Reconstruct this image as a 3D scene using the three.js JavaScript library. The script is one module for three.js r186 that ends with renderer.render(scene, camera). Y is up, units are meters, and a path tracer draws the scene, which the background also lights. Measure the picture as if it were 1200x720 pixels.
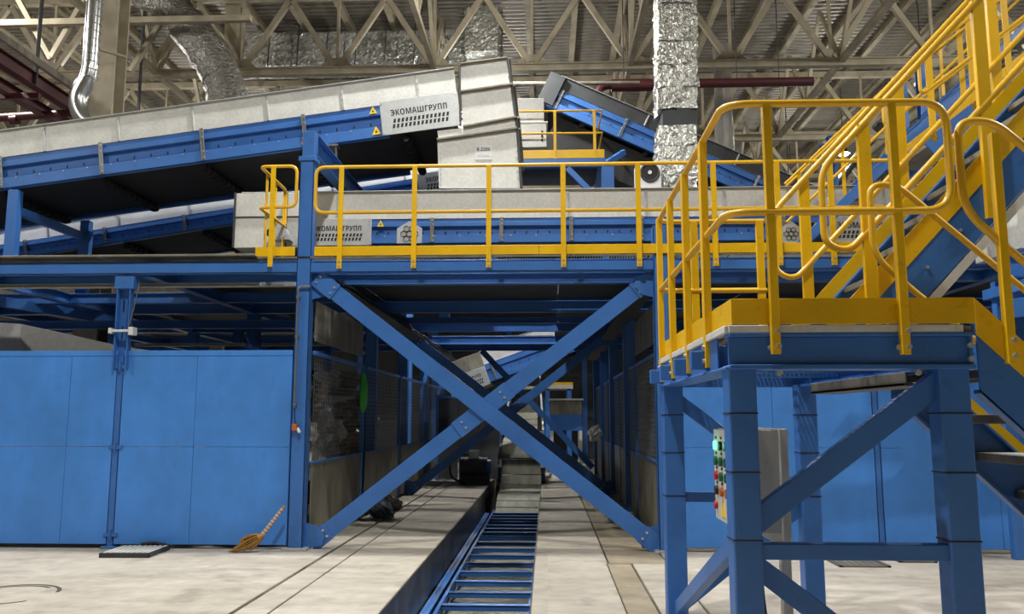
import * as THREE from 'three';
import { mergeGeometries } from 'three/addons/utils/BufferGeometryUtils.js';
import { FontLoader } from 'three/addons/loaders/FontLoader.js';
import { TextGeometry } from 'three/addons/geometries/TextGeometry.js';

// ---------------------------------------------------------------- camera, light, exposure
const scene = new THREE.Scene();
scene.background = new THREE.Color(0x0b0c0e);
const camera = new THREE.PerspectiveCamera(40.34, 1200 / 720, 0.05, 200);
camera.position.set(0, 1.6, 0);
camera.rotation.order = 'YXZ';
camera.rotation.y = THREE.MathUtils.degToRad(2.375);
camera.rotation.x = THREE.MathUtils.degToRad(7.556);
const renderer = new THREE.WebGLRenderer({ antialias: true });
renderer.toneMapping = THREE.LinearToneMapping;
renderer.toneMappingExposure = 0.95;
renderer.shadowMap.enabled = true;
const LAMP_CD = 250;                      // candela of each high bay lamp
const LAMP_X = [-13.5, -1.3, 11.05], LAMP_Z = [-4.1, -10.7, -17.3, -23.9, -30.5, -37.1], LAMP_Y = 11.3;
const LAMP_COLOR = new THREE.Color(1.0, 0.975, 0.93);

// ---------------------------------------------------------------- helpers
let seed = 1234567;
const rnd = () => { seed = (seed * 1664525 + 1013904223) >>> 0; return seed / 4294967296; };
const rr = (a, b) => a + (b - a) * rnd();
const V = (x, y, z) => new THREE.Vector3(x, y, z);
const hash = (x, y, s) => { let h = (x * 374761393 + y * 668265263 + s * 974634777) | 0; h = Math.imul(h ^ (h >>> 13), 1274126177); return ((h ^ (h >>> 16)) >>> 0) / 4294967296; };
function vn(x, y, p, s) {                 // value noise, period p
  const x0 = Math.floor(x), y0 = Math.floor(y), fx = x - x0, fy = y - y0;
  const u = fx * fx * (3 - 2 * fx), v = fy * fy * (3 - 2 * fy), m = (a) => ((a % p) + p) % p;
  const a = hash(m(x0), m(y0), s), b = hash(m(x0 + 1), m(y0), s), c = hash(m(x0), m(y0 + 1), s), d = hash(m(x0 + 1), m(y0 + 1), s);
  return a + (b - a) * u + (c - a) * v + (a - b - c + d) * u * v;
}
function fbm(u, v, f, oct, s) { let t = 0, a = 0.5, n = 0; for (let i = 0; i < oct; i++) { t += a * vn(u * f, v * f, f, s + i); n += a; a *= 0.5; f *= 2; } return t / n; }
function tex(N, metres, fn, srgb = true) {
  const d = new Uint8Array(N * N * 4);
  for (let j = 0; j < N; j++) for (let i = 0; i < N; i++) {
    const c = fn(i / N, j / N), k = (j * N + i) * 4;
    d[k] = Math.max(0, Math.min(255, c[0])); d[k + 1] = Math.max(0, Math.min(255, c[1])); d[k + 2] = Math.max(0, Math.min(255, c[2])); d[k + 3] = 255;
  }
  const t = new THREE.DataTexture(d, N, N); t.wrapS = t.wrapT = THREE.RepeatWrapping; t.magFilter = THREE.LinearFilter;
  t.minFilter = THREE.LinearMipmapLinearFilter; t.generateMipmaps = true;
  t.repeat.set(1 / metres, 1 / metres); if (srgb) t.colorSpace = THREE.SRGBColorSpace; t.needsUpdate = true; return t;
}
const g3 = (v) => [v, v, v];
const tPaint = tex(256, 1.7, (u, v) => g3(238 + 17 * (fbm(u, v, 6, 4, 3) - 0.5) * 2 - (fbm(u, v, 40, 2, 9) > 0.8 ? 12 : 0)));
const tSheet = tex(512, 3.1, (u, v) => { const a = fbm(u, v, 4, 5, 21), b = fbm(u, v, 22, 3, 31), c = fbm(u * 3, v, 9, 3, 14); const k = 232 + 30 * (a - 0.5) + 16 * (b - 0.5) + 14 * (c - 0.5) - (b > 0.72 ? 20 * (b - 0.72) / 0.28 : 0); return [k, k, k - 3 + 6 * a]; });
const tRough = tex(256, 1.3, (u, v) => g3(150 + 70 * (fbm(u, v, 7, 4, 5) - 0.5) * 2), false);
const tGalv = tex(512, 1.1, (u, v) => { const c = Math.floor(vn(u * 46, v * 46, 46, 71) * 5) / 5, a = fbm(u, v, 5, 4, 77); const k = 238 + 16 * (c - 0.5) + 20 * (a - 0.5); return [k, k, k - 2]; });
const tDirty = tex(512, 1.6, (u, v) => { const s = fbm(u, v * 0.25, 12, 4, 41), a = fbm(u, v, 5, 4, 43); const k = 205 + 90 * (s - 0.5) + 60 * (a - 0.5); return [k + 4, k, k - 8]; });
const tConc = tex(1024, 5.3, (u, v) => {
  const a = fbm(u, v, 5, 5, 51), b = fbm(u, v, 60, 3, 55), c = fbm(u * 0.5 + 0.3, v * 2, 12, 4, 58), e = fbm(u, v, 16, 4, 59);
  let k = 214 + 44 * (a - 0.5) + 26 * (b - 0.5) + 60 * (c - 0.5); if (e > 0.62) k -= 120 * (e - 0.62); return [k + 2, k - 2, k - 12 + 6 * a];
});
const bConc = tex(512, 1.9, (u, v) => g3(128 + 120 * (fbm(u, v, 24, 4, 61) - 0.5)), false);
const bFoil = tex(512, 1.0, (u, v) => { const a = fbm(u, v, 9, 4, 81), b = fbm(u, v, 26, 3, 85); return g3(255 * (0.62 * Math.abs(a - 0.5) * 2.6 + 0.38 * Math.abs(b - 0.5) * 2.6)); }, false);
const bFoilFine = tex(256, 0.5, (u, v) => g3(255 * Math.abs(fbm(u, v, 34, 2, 91) - 0.5) * 2.4), false);
const tDust = tex(256, 2.3, (u, v) => g3(225 + 60 * (fbm(u, v, 8, 4, 101) - 0.5)));
const tStraw = tex(256, 0.25, (u, v) => { const k = 200 + 90 * (vn(u * 60, v * 4, 60, 5) - 0.5); return [k, k - 6, k - 20]; });
const S = (hex, o = {}) => new THREE.MeshStandardMaterial({ color: hex, roughness: 0.5, ...o });
const M = {
  blue: S(0x3c74c0, { map: tPaint, roughness: 0.42, roughnessMap: null }),
  foilDull: S(0x94918a, { roughness: 0.42, metalness: 0.9, bumpMap: bFoil, bumpScale: 0.05 }),
  blueSheet: S(0x4a92ea, { map: tSheet, roughness: 0.46 }),
  yellow: S(0xf6c308, { map: tPaint, roughness: 0.4 }),
  yellowTube: S(0xf2be2c, { map: tPaint, roughness: 0.38 }),
  galv: S(0xe0e1de, { map: tGalv, roughness: 0.5, metalness: 0.08 }),
  galvPlate: S(0xc3c7c9, { map: tGalv, roughness: 0.45, metalness: 0.25 }),
  galvDirty: S(0x9a998f, { map: tDirty, roughness: 0.55, metalness: 0.3 }),
  steel: S(0x9a9c9c, { map: tGalv, roughness: 0.35, metalness: 0.75 }),
  bolt: S(0xc6c8c8, { roughness: 0.35, metalness: 0.7 }),
  rubber: S(0x17181a, { map: tPaint, roughness: 0.75 }),
  belly: S(0x26272a, { map: tDust, roughness: 0.8 }),
  apron: S(0x8f9288, { map: tDirty, roughness: 0.6, metalness: 0.3 }),
  beige: S(0xb9ae95, { map: tDust, roughness: 0.65 }),
  deck: S(0x9c9689, { map: tDust, roughness: 0.5, metalness: 0.25 }),
  hall: S(0xa09a8c, { map: tDust, roughness: 0.9 }),
  conc: S(0xcac6be, { map: tConc, roughness: 0.8, bumpMap: bConc, bumpScale: 0.004 }),
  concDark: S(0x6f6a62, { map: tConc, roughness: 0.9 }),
  concOld: S(0xaea593, { map: tConc, roughness: 0.85, bumpMap: bConc, bumpScale: 0.008 }),
  foil: S(0xd4d4ce, { roughness: 0.3, metalness: 1, bumpMap: bFoil, bumpScale: 0.05 }),
  foilFine: S(0xc4c2ba, { roughness: 0.34, metalness: 0.95, bumpMap: bFoilFine, bumpScale: 0.03 }),
  spiral: S(0xc9cccc, { roughness: 0.24, metalness: 0.95 }),
  maroon: S(0x562326, { map: tPaint, roughness: 0.5 }),
  redpipe: S(0xb86a6a, { roughness: 0.5 }),
  cabinet: S(0xd7d6cd, { map: tPaint, roughness: 0.45 }),
  black: S(0x121315, { roughness: 0.6 }),
  ink: S(0x26282c, { roughness: 0.7 }),
  white: S(0xe4e6e6, { map: tPaint, roughness: 0.5 }),
  wireLight: S(0x8b9094, { roughness: 0.45, metalness: 0.6 }),
  straw: S(0xb68a49, { map: tStraw, roughness: 0.85 }),
  wood: S(0xad8458, { roughness: 0.7 }),
  red: S(0xb5232d, { roughness: 0.5 }),
  green: S(0x0d5a3a, { roughness: 0.4 }),
  orange: S(0xb5612a, { roughness: 0.5 }),
  warn: S(0xf2c61c, { roughness: 0.5 }),
  greyDark: S(0x4a4d50, { map: tDust, roughness: 0.6, metalness: 0.3 }),
  tread: S(0x8d8a82, { map: tDirty, roughness: 0.6, metalness: 0.35 }),
};
const lampGlow = new THREE.MeshStandardMaterial({ color: 0x222222, emissive: LAMP_COLOR, emissiveIntensity: 14 });
const greenGlow = new THREE.MeshStandardMaterial({ color: 0x1f8f60, emissive: new THREE.Color(0.25, 1, 0.6), emissiveIntensity: 1.6, roughness: 0.3 });

function boxUV(g) {                       // uv in metres by dominant face direction
  if (g.index) g = g.toNonIndexed();
  const p = g.attributes.position, n = g.attributes.normal, uv = new Float32Array(p.count * 2);
  for (let i = 0; i < p.count; i += 3) {
    let nx = 0, ny = 0, nz = 0; for (let k = 0; k < 3; k++) { nx += n.getX(i + k); ny += n.getY(i + k); nz += n.getZ(i + k); }
    nx = Math.abs(nx); ny = Math.abs(ny); nz = Math.abs(nz);
    for (let k = 0; k < 3; k++) {
      const x = p.getX(i + k), y = p.getY(i + k), z = p.getZ(i + k), j = (i + k) * 2;
      if (ny >= nx && ny >= nz) { uv[j] = x; uv[j + 1] = z; } else if (nx >= nz) { uv[j] = z; uv[j + 1] = y; } else { uv[j] = x; uv[j + 1] = y; }
    }
  }
  g.setAttribute('uv', new THREE.BufferAttribute(uv, 2)); return g;
}
function flat(tris) {                     // list of convex polygons -> flat shaded geometry
  const pos = [], nor = [];
  const ab = V(), ac = V();
  for (const poly of tris) for (let i = 1; i < poly.length - 1; i++) {
    const a = poly[0], b = poly[i], c = poly[i + 1];
    ab.subVectors(b, a); ac.subVectors(c, a); ab.cross(ac).normalize();
    for (const q of [a, b, c]) { pos.push(q.x, q.y, q.z); nor.push(ab.x, ab.y, ab.z); }
  }
  const g = new THREE.BufferGeometry();
  g.setAttribute('position', new THREE.Float32BufferAttribute(pos, 3)); g.setAttribute('normal', new THREE.Float32BufferAttribute(nor, 3)); return boxUV(g);
}
function cbox(w, h, d, c = 0.004) {       // chamfered box centred on the origin
  const X = w / 2, Y = h / 2, Z = d / 2; c = Math.min(c, X * 0.45, Y * 0.45, Z * 0.45);
  const x = X - c, y = Y - c, z = Z - c, F = [];
  const q = (a, b, d2, e, nrm) => { const ab = b.clone().sub(a), ac = d2.clone().sub(a); const f = e ? [a, b, d2, e] : [a, b, d2]; if (ab.cross(ac).dot(nrm) < 0) f.reverse(); F.push(f); };
  for (const s of [1, -1]) {
    q(V(s * X, -y, -z), V(s * X, y, -z), V(s * X, y, z), V(s * X, -y, z), V(s, 0, 0));
    q(V(-x, s * Y, -z), V(x, s * Y, -z), V(x, s * Y, z), V(-x, s * Y, z), V(0, s, 0));
    q(V(-x, -y, s * Z), V(x, -y, s * Z), V(x, y, s * Z), V(-x, y, s * Z), V(0, 0, s));
    for (const t of [1, -1]) {
      q(V(s * X, t * y, -z), V(s * x, t * Y, -z), V(s * x, t * Y, z), V(s * X, t * y, z), V(s, t, 0));
      q(V(s * X, -y, t * z), V(s * x, -y, t * Z), V(s * x, y, t * Z), V(s * X, y, t * z), V(s, 0, t));
      q(V(-x, s * Y, t * z), V(-x, s * y, t * Z), V(x, s * y, t * Z), V(x, s * Y, t * z), V(0, s, t));
      for (const r of [1, -1]) q(V(s * X, t * y, r * z), V(s * x, t * Y, r * z), V(s * x, t * y, r * Z), null, V(s, t, r));
    }
  }
  return flat(F);
}
const bx = (x0, x1, y0, y1, z0, z1, c) => { const g = cbox(Math.abs(x1 - x0), Math.abs(y1 - y0), Math.abs(z1 - z0), c); g.translate((x0 + x1) / 2, (y0 + y1) / 2, (z0 + z1) / 2); return boxUV(g); };
function basis(a, b, up) {
  const d = b.clone().sub(a), L = d.length(); d.normalize();
  let s = new THREE.Vector3().crossVectors(up, d); if (s.lengthSq() < 1e-6) s = new THREE.Vector3().crossVectors(V(1, 0, 0), d); s.normalize();
  const u = new THREE.Vector3().crossVectors(d, s);
  const m = new THREE.Matrix4().makeBasis(s, u, d); m.setPosition(a.clone().add(b).multiplyScalar(0.5)); return { m, L };
}
function bar(a, b, w, h, up = V(0, 1, 0), c = 0.004) { const { m, L } = basis(a, b, up); const g = cbox(w, h, L, c); g.applyMatrix4(m); return boxUV(g); }
function ibeam(a, b, h, w, up = V(0, 1, 0), t = 0.014) {
  const { m, L } = basis(a, b, up); const gs = [cbox(w, t, L, 0.002).translate(0, h / 2 - t / 2, 0), cbox(w, t, L, 0.002).translate(0, -h / 2 + t / 2, 0), cbox(t * 0.8, h - 2 * t, L, 0.001)];
  return gs.map((g) => boxUV(g.applyMatrix4(m)));
}
function channel(a, b, h, w, up = V(0, 1, 0), side = 1, t = 0.012) { // web on the side +s
  const { m, L } = basis(a, b, up); const gs = [cbox(w, t, L, 0.002).translate(0, h / 2 - t / 2, 0), cbox(w, t, L, 0.002).translate(0, -h / 2 + t / 2, 0), cbox(t, h, L, 0.001).translate(side * (w / 2 - t / 2), 0, 0)];
  return gs.map((g) => boxUV(g.applyMatrix4(m)));
}
function fillet(pts, rad, n = 6) {        // polyline with rounded corners
  const out = [pts[0].clone()];
  for (let i = 1; i < pts.length - 1; i++) {
    const p = pts[i], a = pts[i - 1].clone().sub(p), b = pts[i + 1].clone().sub(p), r = Math.min(rad, a.length() * 0.49, b.length() * 0.49);
    const A = p.clone().add(a.normalize().multiplyScalar(r)), B = p.clone().add(b.normalize().multiplyScalar(r));
    for (let k = 0; k <= n; k++) { const t = k / n; out.push(A.clone().multiplyScalar((1 - t) * (1 - t)).add(p.clone().multiplyScalar(2 * t * (1 - t))).add(B.clone().multiplyScalar(t * t))); }
  }
  out.push(pts[pts.length - 1].clone()); return out;
}
function tube(pts, r, seg = 8, radii = null, cap = true) {
  const P = [], N = [], I = []; const n = pts.length; let nrm = null;
  for (let i = 0; i < n; i++) {
    const t = V(); if (i > 0) t.add(pts[i].clone().sub(pts[i - 1]).normalize()); if (i < n - 1) t.add(pts[i + 1].clone().sub(pts[i]).normalize()); t.normalize();
    if (!nrm) { nrm = Math.abs(t.y) < 0.9 ? V(0, 1, 0) : V(1, 0, 0); }
    nrm.sub(t.clone().multiplyScalar(nrm.dot(t))).normalize(); const bi = new THREE.Vector3().crossVectors(t, nrm);
    const R = radii ? radii[i] : r;
    for (let k = 0; k < seg; k++) { const a = k / seg * Math.PI * 2, d = nrm.clone().multiplyScalar(Math.cos(a)).add(bi.clone().multiplyScalar(Math.sin(a))); P.push(pts[i].x + d.x * R, pts[i].y + d.y * R, pts[i].z + d.z * R); N.push(d.x, d.y, d.z); }
  }
  for (let i = 0; i < n - 1; i++) for (let k = 0; k < seg; k++) { const a = i * seg + k, b = i * seg + (k + 1) % seg; I.push(a, b, a + seg, b, b + seg, a + seg); }
  if (cap) for (const [i, f] of [[0, -1], [n - 1, 1]]) {
    const t = pts[i === 0 ? 1 : n - 1].clone().sub(pts[i === 0 ? 0 : n - 2]).normalize().multiplyScalar(f); const base = P.length / 3;
    for (let k = 0; k < seg; k++) { const q = (i * seg + k) * 3; P.push(P[q], P[q + 1], P[q + 2]); N.push(t.x, t.y, t.z); }
    for (let k = 1; k < seg - 1; k++) f > 0 ? I.push(base, base + k, base + k + 1) : I.push(base, base + k + 1, base + k);
  }
  const g = new THREE.BufferGeometry(); g.setAttribute('position', new THREE.Float32BufferAttribute(P, 3)); g.setAttribute('normal', new THREE.Float32BufferAttribute(N, 3)); g.setIndex(I); return boxUV(g);
}
function cyl(a, b, r, seg = 16) { return tube([a, b], r, seg); }
function prism(poly, z0, z1) {            // polygon [[x,y],...] counter-clockwise, extruded in z
  const A = poly.map(([x, y]) => V(x, y, z1)), B = poly.map(([x, y]) => V(x, y, z0)), F = [A, B.slice().reverse()];
  for (let i = 0; i < poly.length; i++) { const j = (i + 1) % poly.length; F.push([A[i], B[i], B[j], A[j]]); }
  let area = 0; for (let i = 0; i < poly.length; i++) { const j = (i + 1) % poly.length; area += poly[i][0] * poly[j][1] - poly[j][0] * poly[i][1]; }
  if (area < 0) for (const f of F) f.reverse();
  return flat(F);
}
function clipY(poly, ymin) {                // keep the part of a polygon above ymin
  const out = []; for (let i = 0; i < poly.length; i++) { const a = poly[i], b = poly[(i + 1) % poly.length], ia = a[1] >= ymin, ib = b[1] >= ymin; if (ia) out.push(a); if (ia !== ib) { const t = (ymin - a[1]) / (b[1] - a[1]); out.push([a[0] + (b[0] - a[0]) * t, ymin]); } } return out;
}
function bolt(p, n, r = 0.014, h = 0.012) { return cyl(p, p.clone().add(n.clone().multiplyScalar(h)), r, 6); }
const STUFF = new Set(['bolts', 'rings', 'slots', 'slot_row', 'serration', 'print_line', 'cable_ties', 'latches', 'emblem', 'clamps', 'binding', 'bristles']);   // joined because too small to pick apart
function mesh(name, geos, mat, parent) {
  let list = (Array.isArray(geos) ? geos.flat(3) : [geos]).map((g) => (g.index ? g.toNonIndexed() : g));
  if (!list[0].attributes.uv) list = list.map(boxUV);
  const g = list.length === 1 ? list[0] : mergeGeometries(list.map((q) => { const c = q; for (const k of Object.keys(c.attributes)) if (!['position', 'normal', 'uv'].includes(k)) c.deleteAttribute(k); return c; }));
  const m = new THREE.Mesh(g, mat); m.name = name; m.castShadow = m.receiveShadow = true; if (parent) parent.add(m); if (STUFF.has(name)) m.userData.kind = 'stuff'; return m;
}
const taken = {};
function numbered(n) { if (!(n in taken)) { taken[n] = 0; return n; } taken[n]++; return n + '_' + String(taken[n]).padStart(3, '0'); }
const rebase = [];
function thing(name, label, category, group, based = true) {
  const o = new THREE.Group(); o.name = numbered(name); o.userData = { label, category }; if (group) o.userData.group = group; scene.add(o); if (based) rebase.push(o); return o;
}
function single(name, label, category, geos, mat, group) {
  const o = mesh(numbered(name), geos, mat, scene); o.userData = { label, category }; if (group) o.userData.group = group; rebase.push(o); return o;
}
function struct(name) { const o = new THREE.Group(); o.name = name; o.userData = { kind: 'structure' }; scene.add(o); return o; }
const X1 = V(1, 0, 0), Y1 = V(0, 1, 0), Z1 = V(0, 0, 1);

// ---------------------------------------------------------------- setting: floor with trench, walls, roof deck
const floor = struct('floor');
{
  const sl = (x0, x1, z0, z1, y = 0, m = M.conc, h = 0.25) => mesh('slab', bx(x0, x1, y - h, y, z0, z1, 0.006), m, floor);
  const ZF = 14, ZB = -50;
  sl(-26, -2.64, ZB, ZF); sl(-2.605, -2.33, ZB, ZF, -0.006); sl(-2.30, -1.40, ZB, ZF);
  for (const [r, a0, a1] of [[0.42, 0.2, 2.6], [0.36, 0.9, 3.3], [0.3, 2.9, 4.6], [0.46, 4.4, 5.6]]) mesh('scuff_mark', new THREE.TorusGeometry(r, 0.018, 4, 24, a1 - a0).rotateZ(a0).rotateX(-Math.PI / 2).scale(1, 0.06, 1).translate(-4.95, 0.0015, -7.75), M.concDark, floor);
  sl(-0.14, 0.64, -9.55, ZF, 0.02); sl(-0.14, 0.66, ZB, -9.57, 0.01); sl(0.66, 0.92, -9.64, ZF, -0.006, M.concOld); sl(0.94, 1.32, -9.6, ZF, -0.002);
  sl(0.68, 1.32, ZB, -9.6, 0.004, M.concOld); sl(1.34, 26, ZB, ZF);
  sl(-1.40, -0.14, -5.0, ZF); sl(-1.40, -0.14, ZB, -23.5);
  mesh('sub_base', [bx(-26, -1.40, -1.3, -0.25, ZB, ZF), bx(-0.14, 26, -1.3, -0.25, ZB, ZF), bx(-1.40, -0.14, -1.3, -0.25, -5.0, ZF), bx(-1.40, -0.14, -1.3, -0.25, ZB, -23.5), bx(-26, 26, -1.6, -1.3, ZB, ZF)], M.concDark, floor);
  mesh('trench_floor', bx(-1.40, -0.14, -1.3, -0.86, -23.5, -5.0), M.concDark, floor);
}
for (const [n, g] of [['wall_back', bx(-26.3, 26.3, -0.5, 15, -50.3, -50)], ['wall_front', bx(-26.3, 26.3, -0.5, 15, 14, 14.3)], ['wall_left', bx(-26.3, -26, -0.5, 15, -50, 14)], ['wall_right', bx(26, 26.3, -0.5, 15, -50, 14)]]) {
  const o = mesh(n, g, M.hall, scene); o.userData = { kind: 'structure' };
}
const DECK = 13.9;
const ceiling = struct('ceiling');
{
  const prof = []; const pit = 0.24;
  for (let z = -50; z < 14; z += pit) prof.push([z, 0], [z + 0.09, 0], [z + 0.12, 0.07], [z + 0.21, 0.07]);
  prof.push([14, 0]);
  const F = []; for (let i = 0; i < prof.length - 1; i++) { const [za, ya] = prof[i], [zb, yb] = prof[i + 1]; F.push([V(-26, DECK + ya, za), V(26, DECK + ya, za), V(26, DECK + yb, zb), V(-26, DECK + yb, zb)]); }
  mesh('corrugated_deck', flat(F), M.deck, ceiling);
  mesh('roof_slab', bx(-26.3, 26.3, 14.1, 14.4, -50.3, 14.3), M.hall, ceiling);
  for (let k = -14; k <= 17; k++) { const x = -0.5 + 1.4 * k; mesh('purlin', ibeam(V(x, DECK - 0.12, -50), V(x, DECK - 0.12, 14), 0.24, 0.17), M.beige, ceiling); }
}

// ---------------------------------------------------------------- high bay lamps
{
  const names = ['left', 'middle', 'right'];
  const house = [cyl(V(0, 0.10, 0), V(0, 0.34, 0), 0.13, 20), tube([V(0, 0.12, 0), V(0, 0.02, 0)], 0.2, 24, [0.14, 0.24])];
  const disc = new THREE.SphereGeometry(0.2, 20, 8, 0, Math.PI * 2, Math.PI / 2, Math.PI / 2).scale(1, 0.5, 1).translate(0, 0.03, 0), rod = cyl(V(0, 0.34, 0), V(0, DECK - LAMP_Y - 0.005, 0), 0.015, 6);
  for (let i = 0; i < 3; i++) for (let j = 0; j < LAMP_Z.length; j++) {
    const o = thing('high_bay_lamp', `round high bay lamp, ${['nearest', 'second', 'third', 'fourth', 'fifth', 'farthest'][j]} of the ${names[i]} lamp row under the roof`, 'lamp', 'high bay lamps under the roof', false);
    o.position.set(LAMP_X[i], LAMP_Y, LAMP_Z[j]);
    mesh('housing', house.map((g) => g.clone()), M.greyDark, o); mesh('diffuser', disc.clone(), lampGlow, o); mesh('rod', rod.clone(), M.greyDark, o);
    const l = new THREE.SpotLight(LAMP_COLOR, LAMP_CD, 0, 1.32, 0.5, 2); l.position.set(0, -0.1, 0); l.target.position.set(0, -3, 0); o.add(l.target); l.castShadow = true; l.shadow.radius = 8; l.name = 'lamp_light'; o.add(l);
    const u = new THREE.PointLight(LAMP_COLOR, LAMP_CD * 0.13, 0, 2); u.position.set(0, -0.2, 0); u.castShadow = true; u.shadow.radius = 6; u.name = 'lamp_side_light'; o.add(u);
  }
}

// ---------------------------------------------------------------- roof trusses, hall columns
function truss(z, hb, ht, label, x0, x1, dn = 2.74, ph = 0) {
  const o = thing('roof_truss', label, 'roof truss', 'roof trusses');
  mesh('bottom_chord', [bx(x0, x1, hb, hb + 0.2, z - 0.1, z + 0.1), bx(x0, x1, hb + 0.16, hb + 0.2, z - 0.16, z + 0.16)], M.beige, o);
  mesh('top_chord', bx(x0, x1, ht - 0.2, ht, z - 0.1, z + 0.1), M.beige, o);
  const xs = []; for (let x = ph - Math.floor((ph - x0) / dn) * dn; x <= x1; x += dn) xs.push(x);
  for (const x of xs) {
    mesh('gusset', prism([[x - 0.5, hb + 0.19], [x + 0.5, hb + 0.19], [x + 0.2, hb + 0.5], [x - 0.2, hb + 0.5]], z - 0.02, z + 0.02), M.beige, o);
    if (x - dn / 2 > x0) mesh('diagonal', bar(V(x - 0.08, hb + 0.25, z), V(x - dn / 2, ht - 0.15, z), 0.13, 0.15), M.beige, o);
    if (x + dn / 2 < x1) mesh('diagonal', bar(V(x + 0.08, hb + 0.25, z), V(x + dn / 2, ht - 0.15, z), 0.13, 0.15), M.beige, o);
    mesh('vertical', bar(V(x, hb + 0.25, z - 0.03), V(x, ht - 0.15, z - 0.03), 0.08, 0.08), M.beige, o);
  }
  return o;
}
const TX = (625 - 641) * 22.2 / 980;
truss(-22.2, 11.15, 13.6, 'beige steel roof truss in front, just above the tall chute', -24, 24, 2.74, TX);
truss(-28.4, 11.15, 13.6, 'second beige roof truss, half hidden behind the maroon pipe', -24, 24, 2.74, TX + 0.4);
truss(-34.6, 11.15, 13.6, 'third beige roof truss, seen low above the grey conveyor side', -24, 24, 2.74, TX);
truss(-40.8, 11.15, 13.6, 'farthest beige roof truss near the end wall', -24, 24, 2.74, TX + 0.4);
truss(-16.0, 11.15, 13.6, 'nearest beige roof truss, above the photo edge', -24, 24, 2.74, TX);
function longTruss(x, z0, z1, label) {
  const o = thing('bracing_truss', label, 'bracing truss', 'lengthwise bracing trusses');
  mesh('bottom_chord', bar(V(x, 11.3, z0), V(x, 11.3, z1), 0.14, 0.16), M.beige, o);
  for (let z = z0; z > z1 + 1; z -= 3.1) { mesh('diagonal', bar(V(x, 11.3, z), V(x, 13.5, z - 1.5), 0.1, 0.1, X1), M.beige, o); mesh('diagonal', bar(V(x, 13.5, z - 1.5), V(x, 11.3, z - 3.1), 0.1, 0.1, X1), M.beige, o); }
}
longTruss(2.35, -16, -47, 'beige bracing truss running lengthwise behind the foil duct');
longTruss(8.1, -16, -47, 'beige bracing truss running lengthwise above the yellow stairs');
longTruss(-3.1, -16, -47, 'beige bracing truss running lengthwise above the tall chute');
longTruss(-11.0, -16, -47, 'beige bracing truss running lengthwise at far left');
function column(name, x, z, w, top, label, mat = M.beige) {
  const o = thing(name, label, 'column', 'hall columns');
  mesh('flange', bx(x - w / 2, x + w / 2, 0, top, z + w * 0.42, z + w * 0.5), mat, o); mesh('flange', bx(x - w / 2, x + w / 2, 0, top, z - w * 0.5, z - w * 0.42), mat, o);
  mesh('web', bx(x - w * 0.1, x + w * 0.1, 0, top, z - w * 0.42, z + w * 0.42), mat, o); mesh('base_plate', bx(x - w * 0.8, x + w * 0.8, 0, 0.03, z - w * 0.8, z + w * 0.8), mat, o);
  return o;
}
column('hall_column', -8.71, -15.6, 0.47, 13.9, 'thick beige steel column beside the spiral air pipe');
column('hall_column', -9.03, -22.75, 0.44, 13.6, 'beige steel column at truss joint, right of the thick column');
column('hall_column', -14.3, -34.6, 0.46, 13.6, 'far beige column hidden behind the upper conveyor');
{ // struts
  single('roof_strut', 'thin beige horizontal strut between the two left columns', 'strut', bar(V(-17, 11.05, -18.6), V(-7.0, 11.05, -18.6), 0.14, 0.15), M.beige);
  single('roof_strut', 'beige diagonal strut left of the spiral air pipe, leaning right', 'strut', bar(V(-11.95, 10.25, -18.8), V(-10.4, 13.4, -18.8), 0.12, 0.12), M.beige);
  single('roof_strut', 'beige diagonal strut at far left, leaning left', 'strut', bar(V(-12.0, 10.25, -18.9), V(-13.9, 13.4, -18.9), 0.12, 0.12), M.beige);
  single('roof_strut', 'beige diagonal strut right of the thick column', 'strut', bar(V(-10.7, 10.5, -20.2), V(-9.1, 13.4, -20.2), 0.12, 0.12), M.beige);
}

// ---------------------------------------------------------------- ducts and pipes under the roof
function wrapBox(x0, x1, y0, y1, z0, z1, amp, sc) {   // foil wrapped duct section, puckered by a noise
  const w = x1 - x0, h = y1 - y0, d = z1 - z0; const n = (q) => Math.max(2, Math.min(26, Math.round(q / 0.09)));
  const g = new THREE.BoxGeometry(w, h, d, n(w), n(h), n(d)); g.translate((x0 + x1) / 2, (y0 + y1) / 2, (z0 + z1) / 2);
  const p = g.attributes.position;
  const f = (a, b, s) => fbm(a * 0.1 + 7.3, b * 0.1 + 3.1, 40, 3, s) - 0.5;
  for (let i = 0; i < p.count; i++) { const x = p.getX(i), y = p.getY(i), z = p.getZ(i); p.setXYZ(i, x + amp * f(y * sc, z * sc, 5) * 2, y + amp * f(x * sc, z * sc, 6), z + amp * f(x * sc, y * sc, 7) * 2); }
  const q = g.toNonIndexed(); q.computeVertexNormals(); return boxUV(q);
}
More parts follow.
